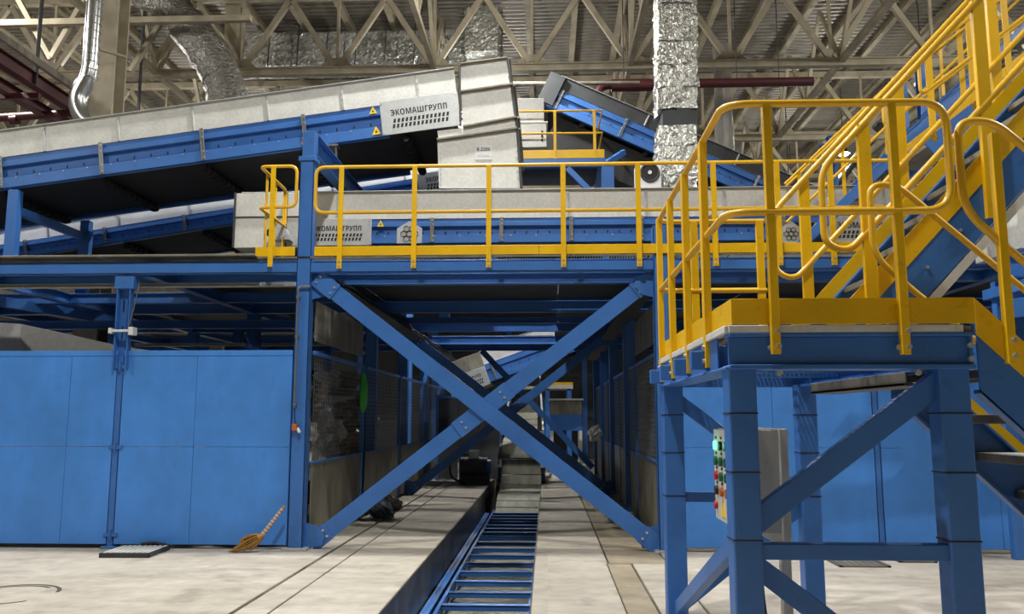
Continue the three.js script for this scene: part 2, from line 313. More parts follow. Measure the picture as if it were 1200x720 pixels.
{
  const o = thing('foil_duct', 'tall square air duct wrapped in crinkled silver foil', 'duct');
  const zc = -15.2, cuts = [4.6, 6.55, 6.92]; const ys = [7.24, 7.66, 8.1, 8.55, 9.3, 10.2, 11.4, 13.6];
  mesh('wrapping', wrapBox(2.06, 2.76, cuts[0], cuts[1], zc - 0.35, zc + 0.35, 0.05, 3), M.foil, o);
  mesh('wrapping', wrapBox(2.07, 2.77, cuts[1], cuts[2], zc - 0.35, zc + 0.35, 0.05, 4), M.foil, o);
  mesh('bare_section', bx(2.15, 2.78, 6.88, 7.27, zc - 0.33, zc + 0.33), M.greyDark, o);
  for (let i = 0; i < ys.length - 1; i++) mesh('wrapping', wrapBox(2.08 + 0.012 * i, 2.79 + 0.014 * i, ys[i], ys[i + 1] - 0.02, zc - 0.36, zc + 0.36, 0.06, 3 + i * 0.4), M.foil, o);
  const b = thing('foil_duct', 'long horizontal foil-wrapped duct across the roof behind the truss', 'duct');
  for (let i = 0; i < 5; i++) mesh('wrapping', wrapBox(-9.4 + i * 1.62, -9.4 + (i + 1) * 1.62 - 0.03, 12.35, 13.4, -25.2, -24.2, 0.09, 3.5), M.foil, b);
  for (let i = 1; i < 9; i++) mesh('strap', bar(V(-9.4 + i * 0.9, 12.3, -24.1), V(-9.35 + i * 0.9, 13.62, -24.1), 0.05, 0.02), M.greyDark, b);
  const c = thing('foil_duct', 'foil-wrapped duct dropping from the roof left of centre', 'duct');
  mesh('wrapping', wrapBox(-2.34, -1.38, 12.2, 13.6, -24.0, -23.1, 0.08, 4), M.foil, c);
  const d = thing('foil_duct', 'large dull foil duct slanting down to an elbow at upper left', 'duct');
  const pts = fillet([V(-11.3, 13.1, -18.6), V(-9.3, 11.8, -19.4), V(-8.3, 10.5, -19.7), V(-7.9, 9.6, -19.7), V(-7.9, 6.2, -19.7)], 0.5, 6);
  const seg = []; for (let i = 0; i < pts.length - 1; i++) { const n = Math.max(1, Math.round(pts[i].distanceTo(pts[i + 1]) / 0.22)); for (let k = 0; k < n; k++) seg.push(pts[i].clone().lerp(pts[i + 1], k / n)); } seg.push(pts[pts.length - 1]);
  mesh('wrapping', tube(seg, 0.5, 18, seg.map((_, i) => 0.44 + 0.04 * Math.sin(i * 1.7) + 0.1 * hash(i, 3, 4))), M.foilDull, d);
  const e = thing('foil_duct', 'slim foil-wrapped pipe standing right of the tall foil duct', 'duct');
  mesh('wrapping', tube(Array.from({ length: 30 }, (_, i) => V(5.71, i * 0.468, -26)), 0.3, 14, Array.from({ length: 30 }, (_, i) => 0.27 + 0.05 * hash(i, 1, 2))), M.foilFine, e);
}
{
  const o = thing('spiral_pipe', 'shiny spiral air pipe with elbow in front of thick beige column', 'pipe');
  const pts = fillet([V(-8.5, 13.6, -14.6), V(-8.52, 7.95, -14.6), V(-8.74, 7.5, -14.6), V(-8.6, 7.1, -14.6), V(-8.2, 6.9, -14.6)], 0.35, 8);
  mesh('duct', tube(pts, 0.145, 18, pts.map((p) => (p.y < 7.8 ? 0.165 : 0.14))), M.spiral, o);
  for (let i = 0; i < 37; i++) mesh('seam', new THREE.TorusGeometry(0.14, 0.007, 4, 18).rotateX(Math.PI / 2).translate(-8.51, 7.9 + i * 0.15, -14.6), M.spiral, o);
  mesh('clamp', bar(V(-8.75, 8.6, -14.62), V(-8.2, 8.62, -15.3), 0.05, 0.05), M.beige, o);
}
{ // maroon runs
  const o = thing('cable_tray', 'maroon steel cable run with grey rail receding at upper left', 'cable tray');
  mesh('rail', [bar(V(-10.78, 9.1, -13), V(-10.78, 9.1, -24), 0.1, 0.16)], M.galvDirty, o);
  mesh('beam', ibeam(V(-10.9, 8.74, -13), V(-10.9, 8.74, -24), 0.3, 0.2), M.maroon, o);
  mesh('beam', ibeam(V(-11.25, 8.42, -13), V(-11.25, 8.42, -24), 0.24, 0.2), M.maroon, o);
  mesh('pipe', cyl(V(-11.1, 8.68, -13), V(-11.1, 8.68, -24), 0.07, 12), M.beige, o);
  for (const z of [-14.6, -16.6, -18.8, -21]) mesh('hanger', bar(V(-10.85, 8.6, z), V(-10.85, 13.6, z), 0.06, 0.06, X1), M.greyDark, o);
  for (const z of [-14.4, -16.4, -18.4]) mesh('bracket', bar(V(-11.5, 8.3, z), V(-10.6, 8.3, z), 0.1, 0.12), M.maroon, o);
  const p = thing('sprinkler_pipe', 'thin maroon pipe running level at far left above conveyor', 'pipe');
  mesh('duct', cyl(V(-18, 8.0, -17.6), V(-10.6, 8.38, -17.6), 0.09, 12), M.maroon, p);
  for (const x of [-13.4, -12, -10.8]) mesh('coupling', cyl(V(x, 8.24 + (x + 12) * 0.05, -17.6), V(x + 0.16, 8.25 + (x + 12) * 0.05, -17.6), 0.11, 12), M.maroon, p);
  const q = thing('sprinkler_pipe', 'maroon pipe crossing behind the foil duct with a drop elbow', 'pipe');
  mesh('duct', tube(fillet([V(6.4, 9.58, -19.4), V(1.28, 9.58, -19.4), V(1.24, 9.0, -19.4)], 0.35, 6), 0.11, 14), M.maroon, q);
  mesh('drop', cyl(V(1.22, 9.3, -19.4), V(1.2, 7.0, -19.4), 0.085, 12), M.redpipe, q);
  mesh('sleeve', cyl(V(1.6, 9.56, -19.4), V(2.7, 9.56, -19.4), 0.15, 14), M.maroon, q);
  for (const x of [1.9, 3.5, 4.6, 5.6]) mesh('hanger', bar(V(x, 9.6, -19.4), V(x, 13.6, -19.4), 0.02, 0.02), M.greyDark, q);
  const r = thing('conduit_pipe', 'thin grey conduit just under the roof truss, right of chute', 'pipe');
  mesh('duct', cyl(V(-1, 9.36, -18.7), V(2.2, 9.33, -18.7), 0.05, 8), M.galvDirty, r);
  const s = thing('conduit_pipe', 'thick dark cable bundle slanting behind the landing rail', 'pipe');
  mesh('duct', tube(fillet([V(4.2, 9.2, -30.5), V(9.8, 9.0, -30.5), V(12.5, 12.4, -30.5)], 0.5, 6), 0.16, 10), M.greyDark, s); for (const x of [5, 7, 9]) mesh('hanger', bar(V(x, 9.2, -30.5), V(x, 13.62, -30.5), 0.03, 0.03, X1), M.greyDark, s);
}

// ---------------------------------------------------------------- conveyors
const font = await new FontLoader().loadAsync('fonts/droid/droid_sans_bold.typeface.json');
function words(s, width, x, y, z, hmul = 1) {   // lettering of a given width, left edge at x, base line y, front face z
  const g = new TextGeometry(s, { font, size: 1, depth: 0.02, curveSegments: 3, bevelEnabled: false }); g.computeBoundingBox();
  const k = width / (g.boundingBox.max.x - g.boundingBox.min.x); g.translate(-g.boundingBox.min.x, 0, 0); g.scale(k, k * hmul, 0.15); g.translate(x, y, z); return boxUV(g);
}
function namePlate(parent, x0, x1, y0, y1, z, skew = 0, clip = 99) { // galvanised guard plate: cut lettering over two rows of slots
  const p = mesh('name_plate', bx(x0, x1, y0, y1, z - 0.02, z, 0.003), M.galvPlate, parent); const w = x1 - x0, h = y1 - y0;
  mesh('lettering', words('ЭКОМАШГРУПП', w * 0.72, x0 + w * 0.13, y0 + h * 0.54, z - 0.001, 1.15), M.ink, p);
  const sl = []; for (let r = 0; r < 2; r++) for (let i = 0; i < 14; i++) { const xx = x0 + w * (0.135 + 0.052 * i), yy = y0 + h * (0.17 + 0.155 * r), sw = w * 0.03, sh = h * 0.115, sk = w * 0.012; sl.push(prism([[xx + r * sk * 1.3, yy], [xx + sw + r * sk * 1.3, yy], [xx + sw + sk + r * sk * 1.3, yy + sh], [xx + sk + r * sk * 1.3, yy + sh]], z - 0.01, z + 0.002)); }
  mesh('slots', sl, M.black, p);
  mesh('bolts', [[x0 + 0.03, y0 + 0.03], [x1 - 0.03, y0 + 0.03], [x0 + 0.03, y1 - 0.03], [x1 - 0.03, y1 - 0.03]].map(([a, b]) => bolt(V(a, b, z), Z1, 0.012, 0.008)), M.bolt, p);
  return p;
}
function warnSign(parent, x, y, z, s = 0.07) {
  const p = mesh('warning_sign', prism([[x - s, y - s * 0.8], [x + s, y - s * 0.8], [x, y + s]], z, z + 0.004), M.warn, parent);
  mesh('symbol', prism([[x - s * 0.15, y - s * 0.55], [x + s * 0.3, y - s * 0.1], [x, y - s * 0.05], [x + s * 0.05, y + s * 0.4], [x - s * 0.25, y - s * 0.15], [x + s * 0.02, y - s * 0.18]], z + 0.004, z + 0.006), M.ink, p);
}
function hexPlate(parent, x0, x1, y0, y1, z) {   // bearing guard with pointed top and a hexagon emblem cut in it
  const w = x1 - x0, h = y1 - y0, xc = (x0 + x1) / 2;
  const p = mesh('guard_plate', prism([[x0, y0], [x1, y0], [x1, y0 + h * 0.72], [xc, y1 + h * 0.08], [x0, y0 + h * 0.72]], z - 0.02, z), M.galvPlate, parent); const g = [], yc = y0 + h * 0.45, R = w * 0.33;
  const six = (cx, cy, r) => { for (let i = 0; i < 6; i++) { const a = i * Math.PI / 3 + 0.52, b = a + Math.PI / 3; g.push(bar(V(cx + r * Math.cos(a), cy + r * Math.sin(a), z + 0.001), V(cx + r * Math.cos(b), cy + r * Math.sin(b), z + 0.001), 0.006, w * 0.045, Z1, 0.001)); } };
  six(xc, yc, R * 0.35); for (let i = 0; i < 6; i++) { const a = i * Math.PI / 3; six(xc + Math.cos(a) * R * 0.72, yc + Math.sin(a) * R * 0.72, R * 0.36); }
  mesh('emblem', g, M.ink, p); return p;
}
function conveyor(o, c) {
  const { u0, u1, zn, zf, fh, bh, bp, sp, ub = u1, uf = u1, slots = true } = c; // frame height, board top, board pitch, strut pitch
  const W = zn - zf;
  for (const s of [1, -1]) {
    const z = s > 0 ? zn : zf, F = (d0, d1) => [z - s * Math.max(d0, d1), z - s * Math.min(d0, d1)].sort((a, b) => a - b), B = (a, b, v0, v1, d0, d1) => { const q = F(d0, d1); return bx(a, b, v0, v1, q[0], q[1], 0.003); };
    const blue = c.blue || M.blue;
    mesh('lower_rail', [B(u0, uf, 0, fh * 0.36, 0, 0.014), B(u0, uf, 0, 0.014, 0, 0.09), B(u0, uf, fh * 0.36 - 0.012, fh * 0.36, 0, 0.06)], blue, o);
    mesh('web_plate', B(u0, uf, fh * 0.34, fh * 0.74, 0.06, 0.07), c.webMat || M.blue, o);
    mesh('upper_rail', [B(u0, uf, fh * 0.68, fh * 0.86, 0.01, 0.024), B(u0, uf, fh * 0.84, fh, 0.045, 0.06), B(u0, uf, fh * 0.68, fh * 0.7, 0.01, 0.07)], blue, o);
    if (s > 0 && slots) {
      const sl = []; for (let u = u0 + 0.15; u < uf - 0.1; u += sp / 6) sl.push(B(u, u + 0.02, fh * 0.38, fh * 0.5, 0.055, 0.065)); mesh('slot_row', sl, M.black, o);
      const bl = []; for (let u = u0 + 0.3; u < uf; u += 0.36) bl.push(bolt(V(u, fh * 0.3, z), Z1, 0.01, 0.006)); mesh('bolts', bl, M.bolt, o);
    }
    for (let u = c.su ?? u0 + 0.2; u < uf - 0.1; u += sp) {
      const st = mesh('strut', [B(u - 0.025, u + 0.025, 0.02, fh * 1.02, -0.012, 0.004), B(u - 0.03, u - 0.022, 0.02, fh * 1.02, -0.02, 0.055)], M.steel, o);
      if (s > 0) mesh('bolts', [0.12, 0.3, 0.75, 0.92].map((t) => bolt(V(u + 0.008, fh * t, z + 0.012), Z1, 0.011, 0.01)), M.bolt, st);
    }
    // side boards
    let k = 0;
    const first = c.bu ?? u0; const cuts = []; for (let u = first; u < ub - 0.05; u += bp) if (u > u0 + 0.05) cuts.push(u); const ed = [u0, ...cuts, ub];
    for (let i = 0; i < ed.length - 1; i++) {
      mesh('side_board', [B(ed[i] + 0.004, ed[i + 1] - 0.004, fh, bh, 0.03, 0.036)], c.boardMat || M.galv, o); k++;
      if (i > 0) { const rb = mesh('rib', [B(ed[i] - 0.018, ed[i] + 0.018, fh, bh - 0.02, 0.012, 0.032)], M.galvPlate, o); if (s > 0) mesh('bolts', [0.15, 0.4, 0.65, 0.88].map((t) => bolt(V(ed[i] + 0.006, fh + (bh - fh) * t, z - 0.012), Z1, 0.009, 0.008)), M.bolt, rb); }
    }
    mesh('top_lip', [B(u0, ub, bh, bh + 0.012, -0.01, 0.07), B(u0, ub, bh - 0.04, bh, 0.06, 0.066)], M.galvPlate, o);
  }
  mesh('belt', bx(u0, u1 - 0.2, fh * 0.9, fh * 0.94, zf + 0.1, zn - 0.1), M.rubber, o);
  mesh('return_belt', bx(u0, u1 - 0.2, fh * 0.1, fh * 0.14, zf + 0.1, zn - 0.1), M.belly, o);
  for (let u = u0 + 0.4; u < uf - 0.2; u += sp) {
    mesh('cross_tie', bx(u - 0.03, u + 0.03, fh * 0.35, fh * 0.6, zf + 0.08, zn - 0.08), M.blue, o);
    const ro = mesh('return_roller', cyl(V(u + 0.5, -0.03, zf + 0.12), V(u + 0.5, -0.03, zn - 0.12), 0.045, 10), M.belly, o);
    mesh('rings', Array.from({ length: 9 }, (_, i) => cyl(V(u + 0.5, -0.03, zf + 0.2 + i * (W - 0.45) / 8), V(u + 0.5, -0.03, zf + 0.28 + i * (W - 0.45) / 8), 0.07, 10)), M.rubber, ro);
  }
}
function conv(name, label, x, y, slope) { const o = thing(name, label, 'conveyor', null, false); o.position.set(x, y, 0); o.rotation.z = Math.atan(slope); return o; }
{ // A: upper inclined belt with the tall chute
  const o = conv('inclined_conveyor', 'long upper inclined belt conveyor with pale sides and tall grey discharge chute', -8.1, 4.965, 0.127);
  conveyor(o, { u0: -4, u1: 7.0, zn: -11.75, zf: -13.75, fh: 0.5, bh: 0.905, bp: 1.13, sp: 1.53, bu: -4 + 0.18, su: -3.03, uf: 5.85, ub: 6.92 });
  namePlate(o, 5.77, 6.93, 0.0, 0.52, -11.70);
  warnSign(o, 5.66, 0.42, -11.75, 0.06); warnSign(o, 5.68, 0.1, -11.74, 0.07);
  const rl = mesh('emergency_stop', [cyl(V(4.62, 0.06, -11.74), V(4.62, 0.06, -11.68), 0.04, 14)], M.red, o); mesh('collar', cyl(V(4.62, 0.06, -11.75), V(4.62, 0.06, -11.72), 0.055, 14), M.warn, rl);
}
{
  const o = thing('discharge_chute', 'tall grey sheet metal chute marked B.2200 at the upper conveyor head', 'chute');
  const zn = -11.72, zf = -13.8, P = (pts, a = 0, m = M.galv, n = 'chute_panel') => mesh(n, prism(pts, zf - a, zn + a), m, o);
  P([[-1.24, 6.36], [-0.5, 6.46], [-0.575, 6.845], [-1.25, 6.765]]);
  P([[-1.20, 5.82], [-0.44, 5.96], [-0.5, 6.43], [-1.235, 6.33]]);
  P([[-1.56, 5.64], [-0.43, 5.79], [-0.44, 5.93], [-1.19, 5.80], [-1.58, 5.76]]);
  P([[-1.545, 4.895], [-0.375, 4.885], [-0.425, 5.76], [-1.575, 5.6]]);
  const fl = (a, b, t = 0.03) => mesh('flange', [bar(V(a[0], a[1], zn + 0.02), V(b[0], b[1], zn + 0.02), 0.06, t), bar(V(b[0] + 0.02, b[1], zn), V(b[0] + 0.02, b[1], zf), 0.06, t)], M.galvDirty, o);
  fl([-1.24, 6.345], [-0.48, 6.445]); fl([-1.20, 5.81], [-0.42, 5.945]); fl([-1.58, 5.62], [-0.41, 5.775]); fl([-1.25, 6.77], [-0.56, 6.855], 0.02);
  mesh('edge_strip', bar(V(-0.35, 4.88, zn - 0.01), V(-0.41, 5.78, zn - 0.01), 0.05, 0.04), M.greyDark, o); mesh('edge_strip', bar(V(-0.41, 5.78, zn - 0.01), V(-0.55, 6.86, zn - 0.01), 0.05, 0.04), M.greyDark, o); mesh('edge_strip', bar(V(-1.24, 5.83, zn + 0.01), V(-1.26, 6.76, zn + 0.01), 0.03, 0.03), M.greyDark, o);
  const bl = []; for (let i = 0; i < 8; i++) { bl.push(bolt(V(-0.40 - 0.004 * i, 4.95 + i * 0.1, zn), Z1, 0.012, 0.01)); bl.push(bolt(V(-0.45 - i * 0.014, 5.98 + i * 0.1, zn), Z1, 0.012, 0.01)); bl.push(bolt(V(-1.52, 4.95 + i * 0.08, zn), Z1, 0.012, 0.01)); }
  mesh('bolts', bl, M.bolt, o);
  const s = mesh('number_sign', bx(-1.02, -0.78, 5.31, 5.53, zn, zn + 0.006), M.white, o);
  mesh('lettering', words('B.2200', 0.19, -0.995, 5.445, zn + 0.005, 1.1), M.ink, s);
  mesh('print_line', Array.from({ length: 7 }, (_, i) => bx(-0.985 + i * 0.025, -0.967 + i * 0.025, 5.36, 5.39, zn + 0.005, zn + 0.008, 0.001)), M.galvPlate, s);
}
{ // B: lower inclined belt behind
  const o = conv('inclined_conveyor', 'second inclined belt conveyor rising behind and below the upper one', -9.76, 4.37, 0.152);
  conveyor(o, { u0: -3, u1: 8.6, zn: -14.3, zf: -16.2, fh: 0.31, bh: 0.56, bp: 1.3, sp: 1.45, su: -2.4, uf: 7.6, ub: 8.5, boardMat: M.white });
  namePlate(o, 7.62, 8.7, -0.02, 0.36, -14.26);
  mesh('drum', cyl(V(8.5, 0.1, -14.35), V(8.5, 0.1, -16.15), 0.2, 18), M.rubber, o);
}
{ // C: level belt behind the walkway railing
  const o = conv('level_conveyor', 'long level belt conveyor with grey side boards behind the walkway railing', 0, 4.06, 0);
  conveyor(o, { u0: -4.4, u1: 11.5, zn: -11.62, zf: -13.7, fh: 0.37, bh: 0.77, bp: 1.105, sp: 0.99, bu: -3.0, su: -1.62, boardMat: M.galv });
  const b = mesh('tail_box', bx(-4.46, -3.42, -0.05, 0.75, -13.75, -11.56), M.galv, o);
  mesh('flange', [bx(-4.48, -3.42, 0.39, 0.405, -11.56, -11.54), bx(-4.48, -4.45, -0.05, 0.76, -11.56, -11.54), bx(-3.72, -3.7, -0.05, 0.75, -11.56, -11.545)], M.greyDark, b);
  namePlate(o, -3.44, -2.48, -0.03, 0.36, -11.55);
  mesh('guard_plate', bx(-3.72, -3.46, -0.03, 0.36, -11.56, -11.55), M.galvPlate, o);
  namePlate(o, 3.9, 5.0, -0.05, 0.33, -11.55);
  hexPlate(o, -2.12, -1.76, 0.0, 0.3, -11.58); hexPlate(o, 3.27, 3.56, -0.05, 0.25, -11.58);
  warnSign(o, -2.36, 0.29, -11.6, 0.05); warnSign(o, 3.76, 0.2, -11.6, 0.05);
  const m = mesh('tensioner', cyl(V(-3.86, 0.12, -11.55), V(-3.86, 0.12, -11.36), 0.07, 14), M.black, o); mesh('cap', [cyl(V(-3.72, 0.12, -11.5), V(-3.72, 0.12, -11.34), 0.085, 14), bx(-3.82, -3.6, 0.02, 0.09, -11.55, -11.35)], M.galvPlate, m);
  for (let x = -4; x < 11; x += 1.6) mesh('support_leg', bx(x, x + 0.1, -0.41, 0, -11.8, -11.7), M.blue, o);
}
{ // D: far conveyor descending to the right behind the duct
  const o = conv('inclined_conveyor', 'dark blue conveyor sloping down to the right behind foil duct', 0.12, 8.6, -0.475);
  conveyor(o, { u0: -0.1, u1: 6.5, zn: -18.3, zf: -20.0, fh: 0.5, bh: 0.8, bp: 2.2, sp: 1.6, boardMat: M.greyDark, blue: M.blue, webMat: M.blue });
  mesh('belly_pan', bx(0.2, 6.3, -0.85, -0.05, -19.9, -18.5), M.belly, o);
  mesh('head_hood', bx(-0.35, 0.02, 0.05, 0.78, -20.1, -18.25), M.greyDark, o);
}
{
  const o = thing('transfer_box', 'pale grey sheet metal box beside the far upper platform', 'box');
  mesh('upper_shell', bx(-0.75, -0.03, 7.85, 8.4, -18.2, -17.2), M.galvPlate, o); mesh('lower_shell', bx(-0.75, 0.02, 7.3, 7.83, -18.2, -17.15), M.galvPlate, o);
  mesh('rim', bx(-0.78, 0.05, 7.82, 7.86, -18.22, -17.13), M.galv, o); mesh('latches', [0, 1, 2].map((i) => bx(-0.09, -0.05, 7.42 + i * 0.09, 7.47 + i * 0.09, -17.15, -17.12)), M.black, o);
}
{ // E: far platform with yellow rail
  const o = thing('upper_platform', 'small far blue platform with yellow toe board and rail', 'platform');
  mesh('deck_beam', bx(-3.5, 1.26, 6.8, 6.98, -17.1, -16.95), M.blue, o); mesh('deck_beam', bx(1.1, 1.26, 6.8, 6.98, -19, -17.1), M.blue, o); mesh('deck', bx(-3.5, 1.24, 6.98, 7.0, -19, -17.0), M.greyDark, o);
  mesh('toe_board', bx(-3.5, 1.23, 7.0, 7.18, -17.02, -17.0), M.yellow, o);
  for (const h of [7.54, 8.03]) mesh('rail', tube([V(-3.5, h, -17), V(1.19, h, -17), V(1.19, h, -18.9)], 0.022, 8), M.yellowTube, o);
  for (const x of [-2.9, -2.1, -1.3, 0.2, 1.03]) mesh('post', bx(x - 0.03, x + 0.03, 6.82, 8.03, -16.99, -16.97), M.yellow, o);
  mesh('post', bx(1.17, 1.21, 6.9, 8.03, -18.9, -18.86), M.yellow, o);
  mesh('column', bx(1.16, 1.42, 3.6, 6.8, -17.15, -16.95), M.blue, o); mesh('column', bx(-2.2, -2, 3.6, 6.8, -17.15, -16.95), M.blue, o);
  mesh('brace', bar(V(0.45, 6.78, -17), V(1.0, 6.2, -17), 0.1, 0.12), M.blue, o); mesh('brace', bar(V(1.3, 7.0, -17.4), V(1.75, 7.5, -18.2), 0.1, 0.12), M.blue, o);
  for (const y of [6.1, 6.4]) mesh('cross_rail', bx(-2, 1.2, y, y + 0.07, -18.2, -18.1), M.blue, o);
  mesh('back_panel', bx(-2, 1.1, 5.6, 6.75, -18.6, -18.55), M.blue, o);
}
{
  const o = thing('air_conditioner', 'white outdoor air conditioner with round fan left of foil duct', 'air conditioner');
  mesh('casing', bx(1.62, 2.06, 5.62, 6.12, -14.95, -14.6), M.white, o); mesh('fan_ring', new THREE.TorusGeometry(0.16, 0.02, 8, 24).translate(1.86, 5.95, -14.59), M.greyDark, o);
  mesh('fan', cyl(V(1.86, 5.95, -14.6), V(1.86, 5.95, -14.59), 0.15, 24), M.black, o); mesh('hub', cyl(V(1.86, 5.95, -14.59), V(1.86, 5.95, -14.57), 0.035, 12), M.white, o);
  mesh('stand', [bx(1.64, 1.7, 3.66, 5.62, -14.9, -14.65), bx(2.0, 2.06, 3.66, 5.62, -14.9, -14.65)], M.galvPlate, o);
}

// ---------------------------------------------------------------- mezzanine steel frame with cross braces
const FZ = -10.36;                      // front face of the facade steel
const mez = thing('mezzanine_frame', 'long blue steel mezzanine frame with crossed braces over the central passage', 'platform');
{
  const o = mez, B = M.blue;
  const col = (x, z, y1, w = 0.18, n = 'column') => { const c = mesh(n, [bx(x - w / 2, x + w / 2, 0.03, y1, z - 0.012, z), bx(x - w / 2, x + w / 2, 0.03, y1, z - w, z - w + 0.012), bx(x - w / 2, x - w / 2 + 0.012, 0.03, y1, z - w, z), bx(x + w / 2 - 0.012, x + w / 2, 0.03, y1, z - w, z)], B, o); const bp = mesh('base_plate', bx(x - w * 0.85, x + w * 0.9, 0, 0.03, z - w - 0.08, z + 0.06), M.galvPlate, c); return c; };
  const c1 = col(-3.08, FZ, 4.93); mesh('collar', bx(-3.19, -2.97, 4.9, 4.96, FZ - 0.2, FZ + 0.02), B, c1);
  mesh('stub_post', bx(-3.15, -2.99, 4.96, 5.3, FZ - 0.16, FZ), B, o);
  col(1.43, FZ, 4.0); col(5.9, FZ, 4.0);
  for (const z of [-14.5, -17.8, -20.9, -24]) { col(-3.08, z, 3.43, 0.2); col(1.43, z, 3.43, 0.2); }
  for (const z of [-14.5, -17.8]) { col(-7.7, z, 3.43, 0.2); col(-5.2, z, 3.43, 0.2); }
  for (const x of [-6.1, -4.3]) col(x, -16.2, 3.43, 0.16);
  // front beam
  const ends = [[-21, -3.17], [-2.99, 1.34], [1.52, 15.4]];
  for (const [a, b] of ends) { mesh('edge_beam', [bx(a, b, 3.43, 3.57, FZ - 0.012, FZ, 0.003), bx(a, b, 3.43, 3.445, FZ - 0.1, FZ), bx(a, b, 3.555, 3.57, FZ - 0.14, FZ)], B, o); mesh('deck_channel', bx(a, b, 3.57, 3.612, FZ - 0.2, FZ - 0.14), M.blue, o); }
  // joists across
  for (const [z, a, b, h] of [[-11.4, -12, 9.5, 0.15], [-13.1, -12, -3.2, 0.16], [-14.5, -12, 9.5, 0.2], [-16.2, -3, 1.4, 0.12], [-17.8, -12, 9.5, 0.2], [-20.9, -12, 9.5, 0.2], [-22.9, -12, 9.5, 0.2]]) mesh('joist', ibeam(V(a, 3.43 + h / 2, z), V(b, 3.43 + h / 2, z), h, 0.14), M.blue, o);
  for (const x of [-9.8, -7.7, -5.2, -3.08, 1.43, 5.9]) mesh('girder', ibeam(V(x, 3.5, FZ - 0.2), V(x, 3.5, -24.1), 0.16, 0.14), M.blue, o);
  mesh('cross_beam', ibeam(V(-3.07, 5.16, FZ - 0.1), V(-3.07, 5.16, -14.0), 0.3, 0.16), B, o);
  mesh('cross_beam_post', bx(-3.15, -2.99, 3.65, 5.0, -14.1, -13.95), B, o);
  // conveyor bearer
  const hb = mesh('belt_bearer', [bx(-3.25, -3.06, 5.32, 5.56, -11.85, -11.83), bx(-3.25, -3.23, 5.32, 5.56, -11.85, -11.72), bx(-3.08, -3.06, 5.32, 5.56, -11.85, -11.72), bx(-3.27, -3.04, 5.30, 5.33, -11.88, -11.7), bx(-3.27, -3.04, 5.55, 5.58, -11.88, -11.7)], M.steel, o);
  mesh('support_post', [bx(-7.95, -7.80, 3.65, 4.95, -11.86, -11.72)], B, o); mesh('support_post', bx(-7.95, -7.8, 3.65, 4.95, -13.8, -13.66), B, o);
  mesh('support_brace', bar(V(-7.87, 4.66, -11.85), V(-7.72, 4.6, -13.4), 0.1, 0.12), M.blue, o);
  mesh('support_post', bx(-7.8, -7.62, 3.65, 4.7, -13.5, -13.38), B, o); mesh('tie_rail', bx(-12, -5.2, 3.72, 3.78, -13.3, -13.22), B, o);
  // deck: gratings in front, plates behind
  for (let x = -3.68; x < 9.2; x += 1.0) {
    const g = [], x1 = Math.min(x + 0.985, 9.4); for (let xx = x; xx < x1; xx += 0.034) g.push(bx(xx, xx + 0.004, 3.612, 3.642, -11.38, FZ + 0.02, 0.0005)); for (const z of [FZ, -10.7, -11.0, -11.36]) g.push(bx(x, x1, 3.614, 3.642, z - 0.004, z, 0.0005));
    mesh('grating_panel', g, M.galvDirty, o).userData.kind = 'stuff';
  }
  for (let x = -20.3; x < -3.8; x += 2.075) mesh('deck_plate', bx(x, x + 2.06, 3.655, 3.68, -11.4, FZ + 0.02), M.galvDirty, o);
  for (let i = 0; i < 12; i++) for (const [z0, z1] of [[-14.4, -11.42], [i === 6 ? -16.4 : -17.7, -14.42], [-24.1, -20.95]]) { const x = -21.15 + i * 3.05; if (i < 5 && z1 > -12) continue; mesh('deck_plate', bx(x, x + 3.03, 3.645, 3.66, i === 6 && z0 < -24 ? -22.8 : z0, z1), M.greyDark, o); }
  for (let i = 0; i < 12; i++) { const x = -21.15 + i * 3.05; if (i !== 6) mesh('deck_plate', bx(x, x + 3.03, 3.645, 3.66, -20.93, -17.72), M.greyDark, o); }
  // side stringers on the left above the gate
  mesh('track_rail', [bx(-12, -3.2, 3.32, 3.335, -10.85, -10.75), bx(-12, -3.2, 3.335, 3.385, -10.82, -10.81)], M.galvPlate, o);
  mesh('low_joist', ibeam(V(-12, 3.14, -13.6), V(-3.2, 3.14, -13.6), 0.14, 0.12), B, o);
  mesh('low_joist', ibeam(V(-12, 2.98, -15.6), V(-3.2, 2.98, -15.6), 0.06, 0.1), M.galvPlate, o);
  mesh('low_brace', bar(V(-7.7, 3.4, -14.3), V(-6.9, 2.3, -14.3), 0.12, 0.12), B, o); mesh('low_brace', bar(V(-8.9, 3.45, -12.0), V(-7.6, 3.3, -14.3), 0.1, 0.16), B, o);
  mesh('low_brace', bar(V(-5.2, 3.0, -14.4), V(-4.6, 2.3, -14.4), 0.1, 0.1), B, o);
  // crossed braces
  function xbrace(z, x0, x1, yb, yt, w, t) {
    const A = V(x0 + 0.18, yt - 0.12, z), Bq = V(x1 - 0.1, yb + 0.1, z), Cq = V(x0 + 0.16, yb + 0.1, z - 0.06), D = V(x1 - 0.12, yt - 0.12, z - 0.06);
    const one = (p, q) => channel(p, q, w, t, V(0, 1, 0).cross(V(0, 0, 1)).lengthSq() ? Y1 : Y1, 1);
    const br = (p, q) => { const dir = q.clone().sub(p).normalize(); const up = V(-dir.y, dir.x, 0); return [bar(p, q, 0.012, w, up), bar(p.clone().addScaledVector(up, w / 2 - 0.006).add(V(0, 0, -t / 2)), q.clone().addScaledVector(up, w / 2 - 0.006).add(V(0, 0, -t / 2)), t, 0.012, up), bar(p.clone().addScaledVector(up, -w / 2 + 0.006).add(V(0, 0, -t / 2)), q.clone().addScaledVector(up, -w / 2 + 0.006).add(V(0, 0, -t / 2)), t, 0.012, up)]; };
    const mid = A.clone().lerp(Bq, 0.5), d2 = D.clone().sub(Cq).normalize(); const cm = Cq.clone().lerp(D, 0.5);
    mesh('brace', br(A, Bq), B, o);
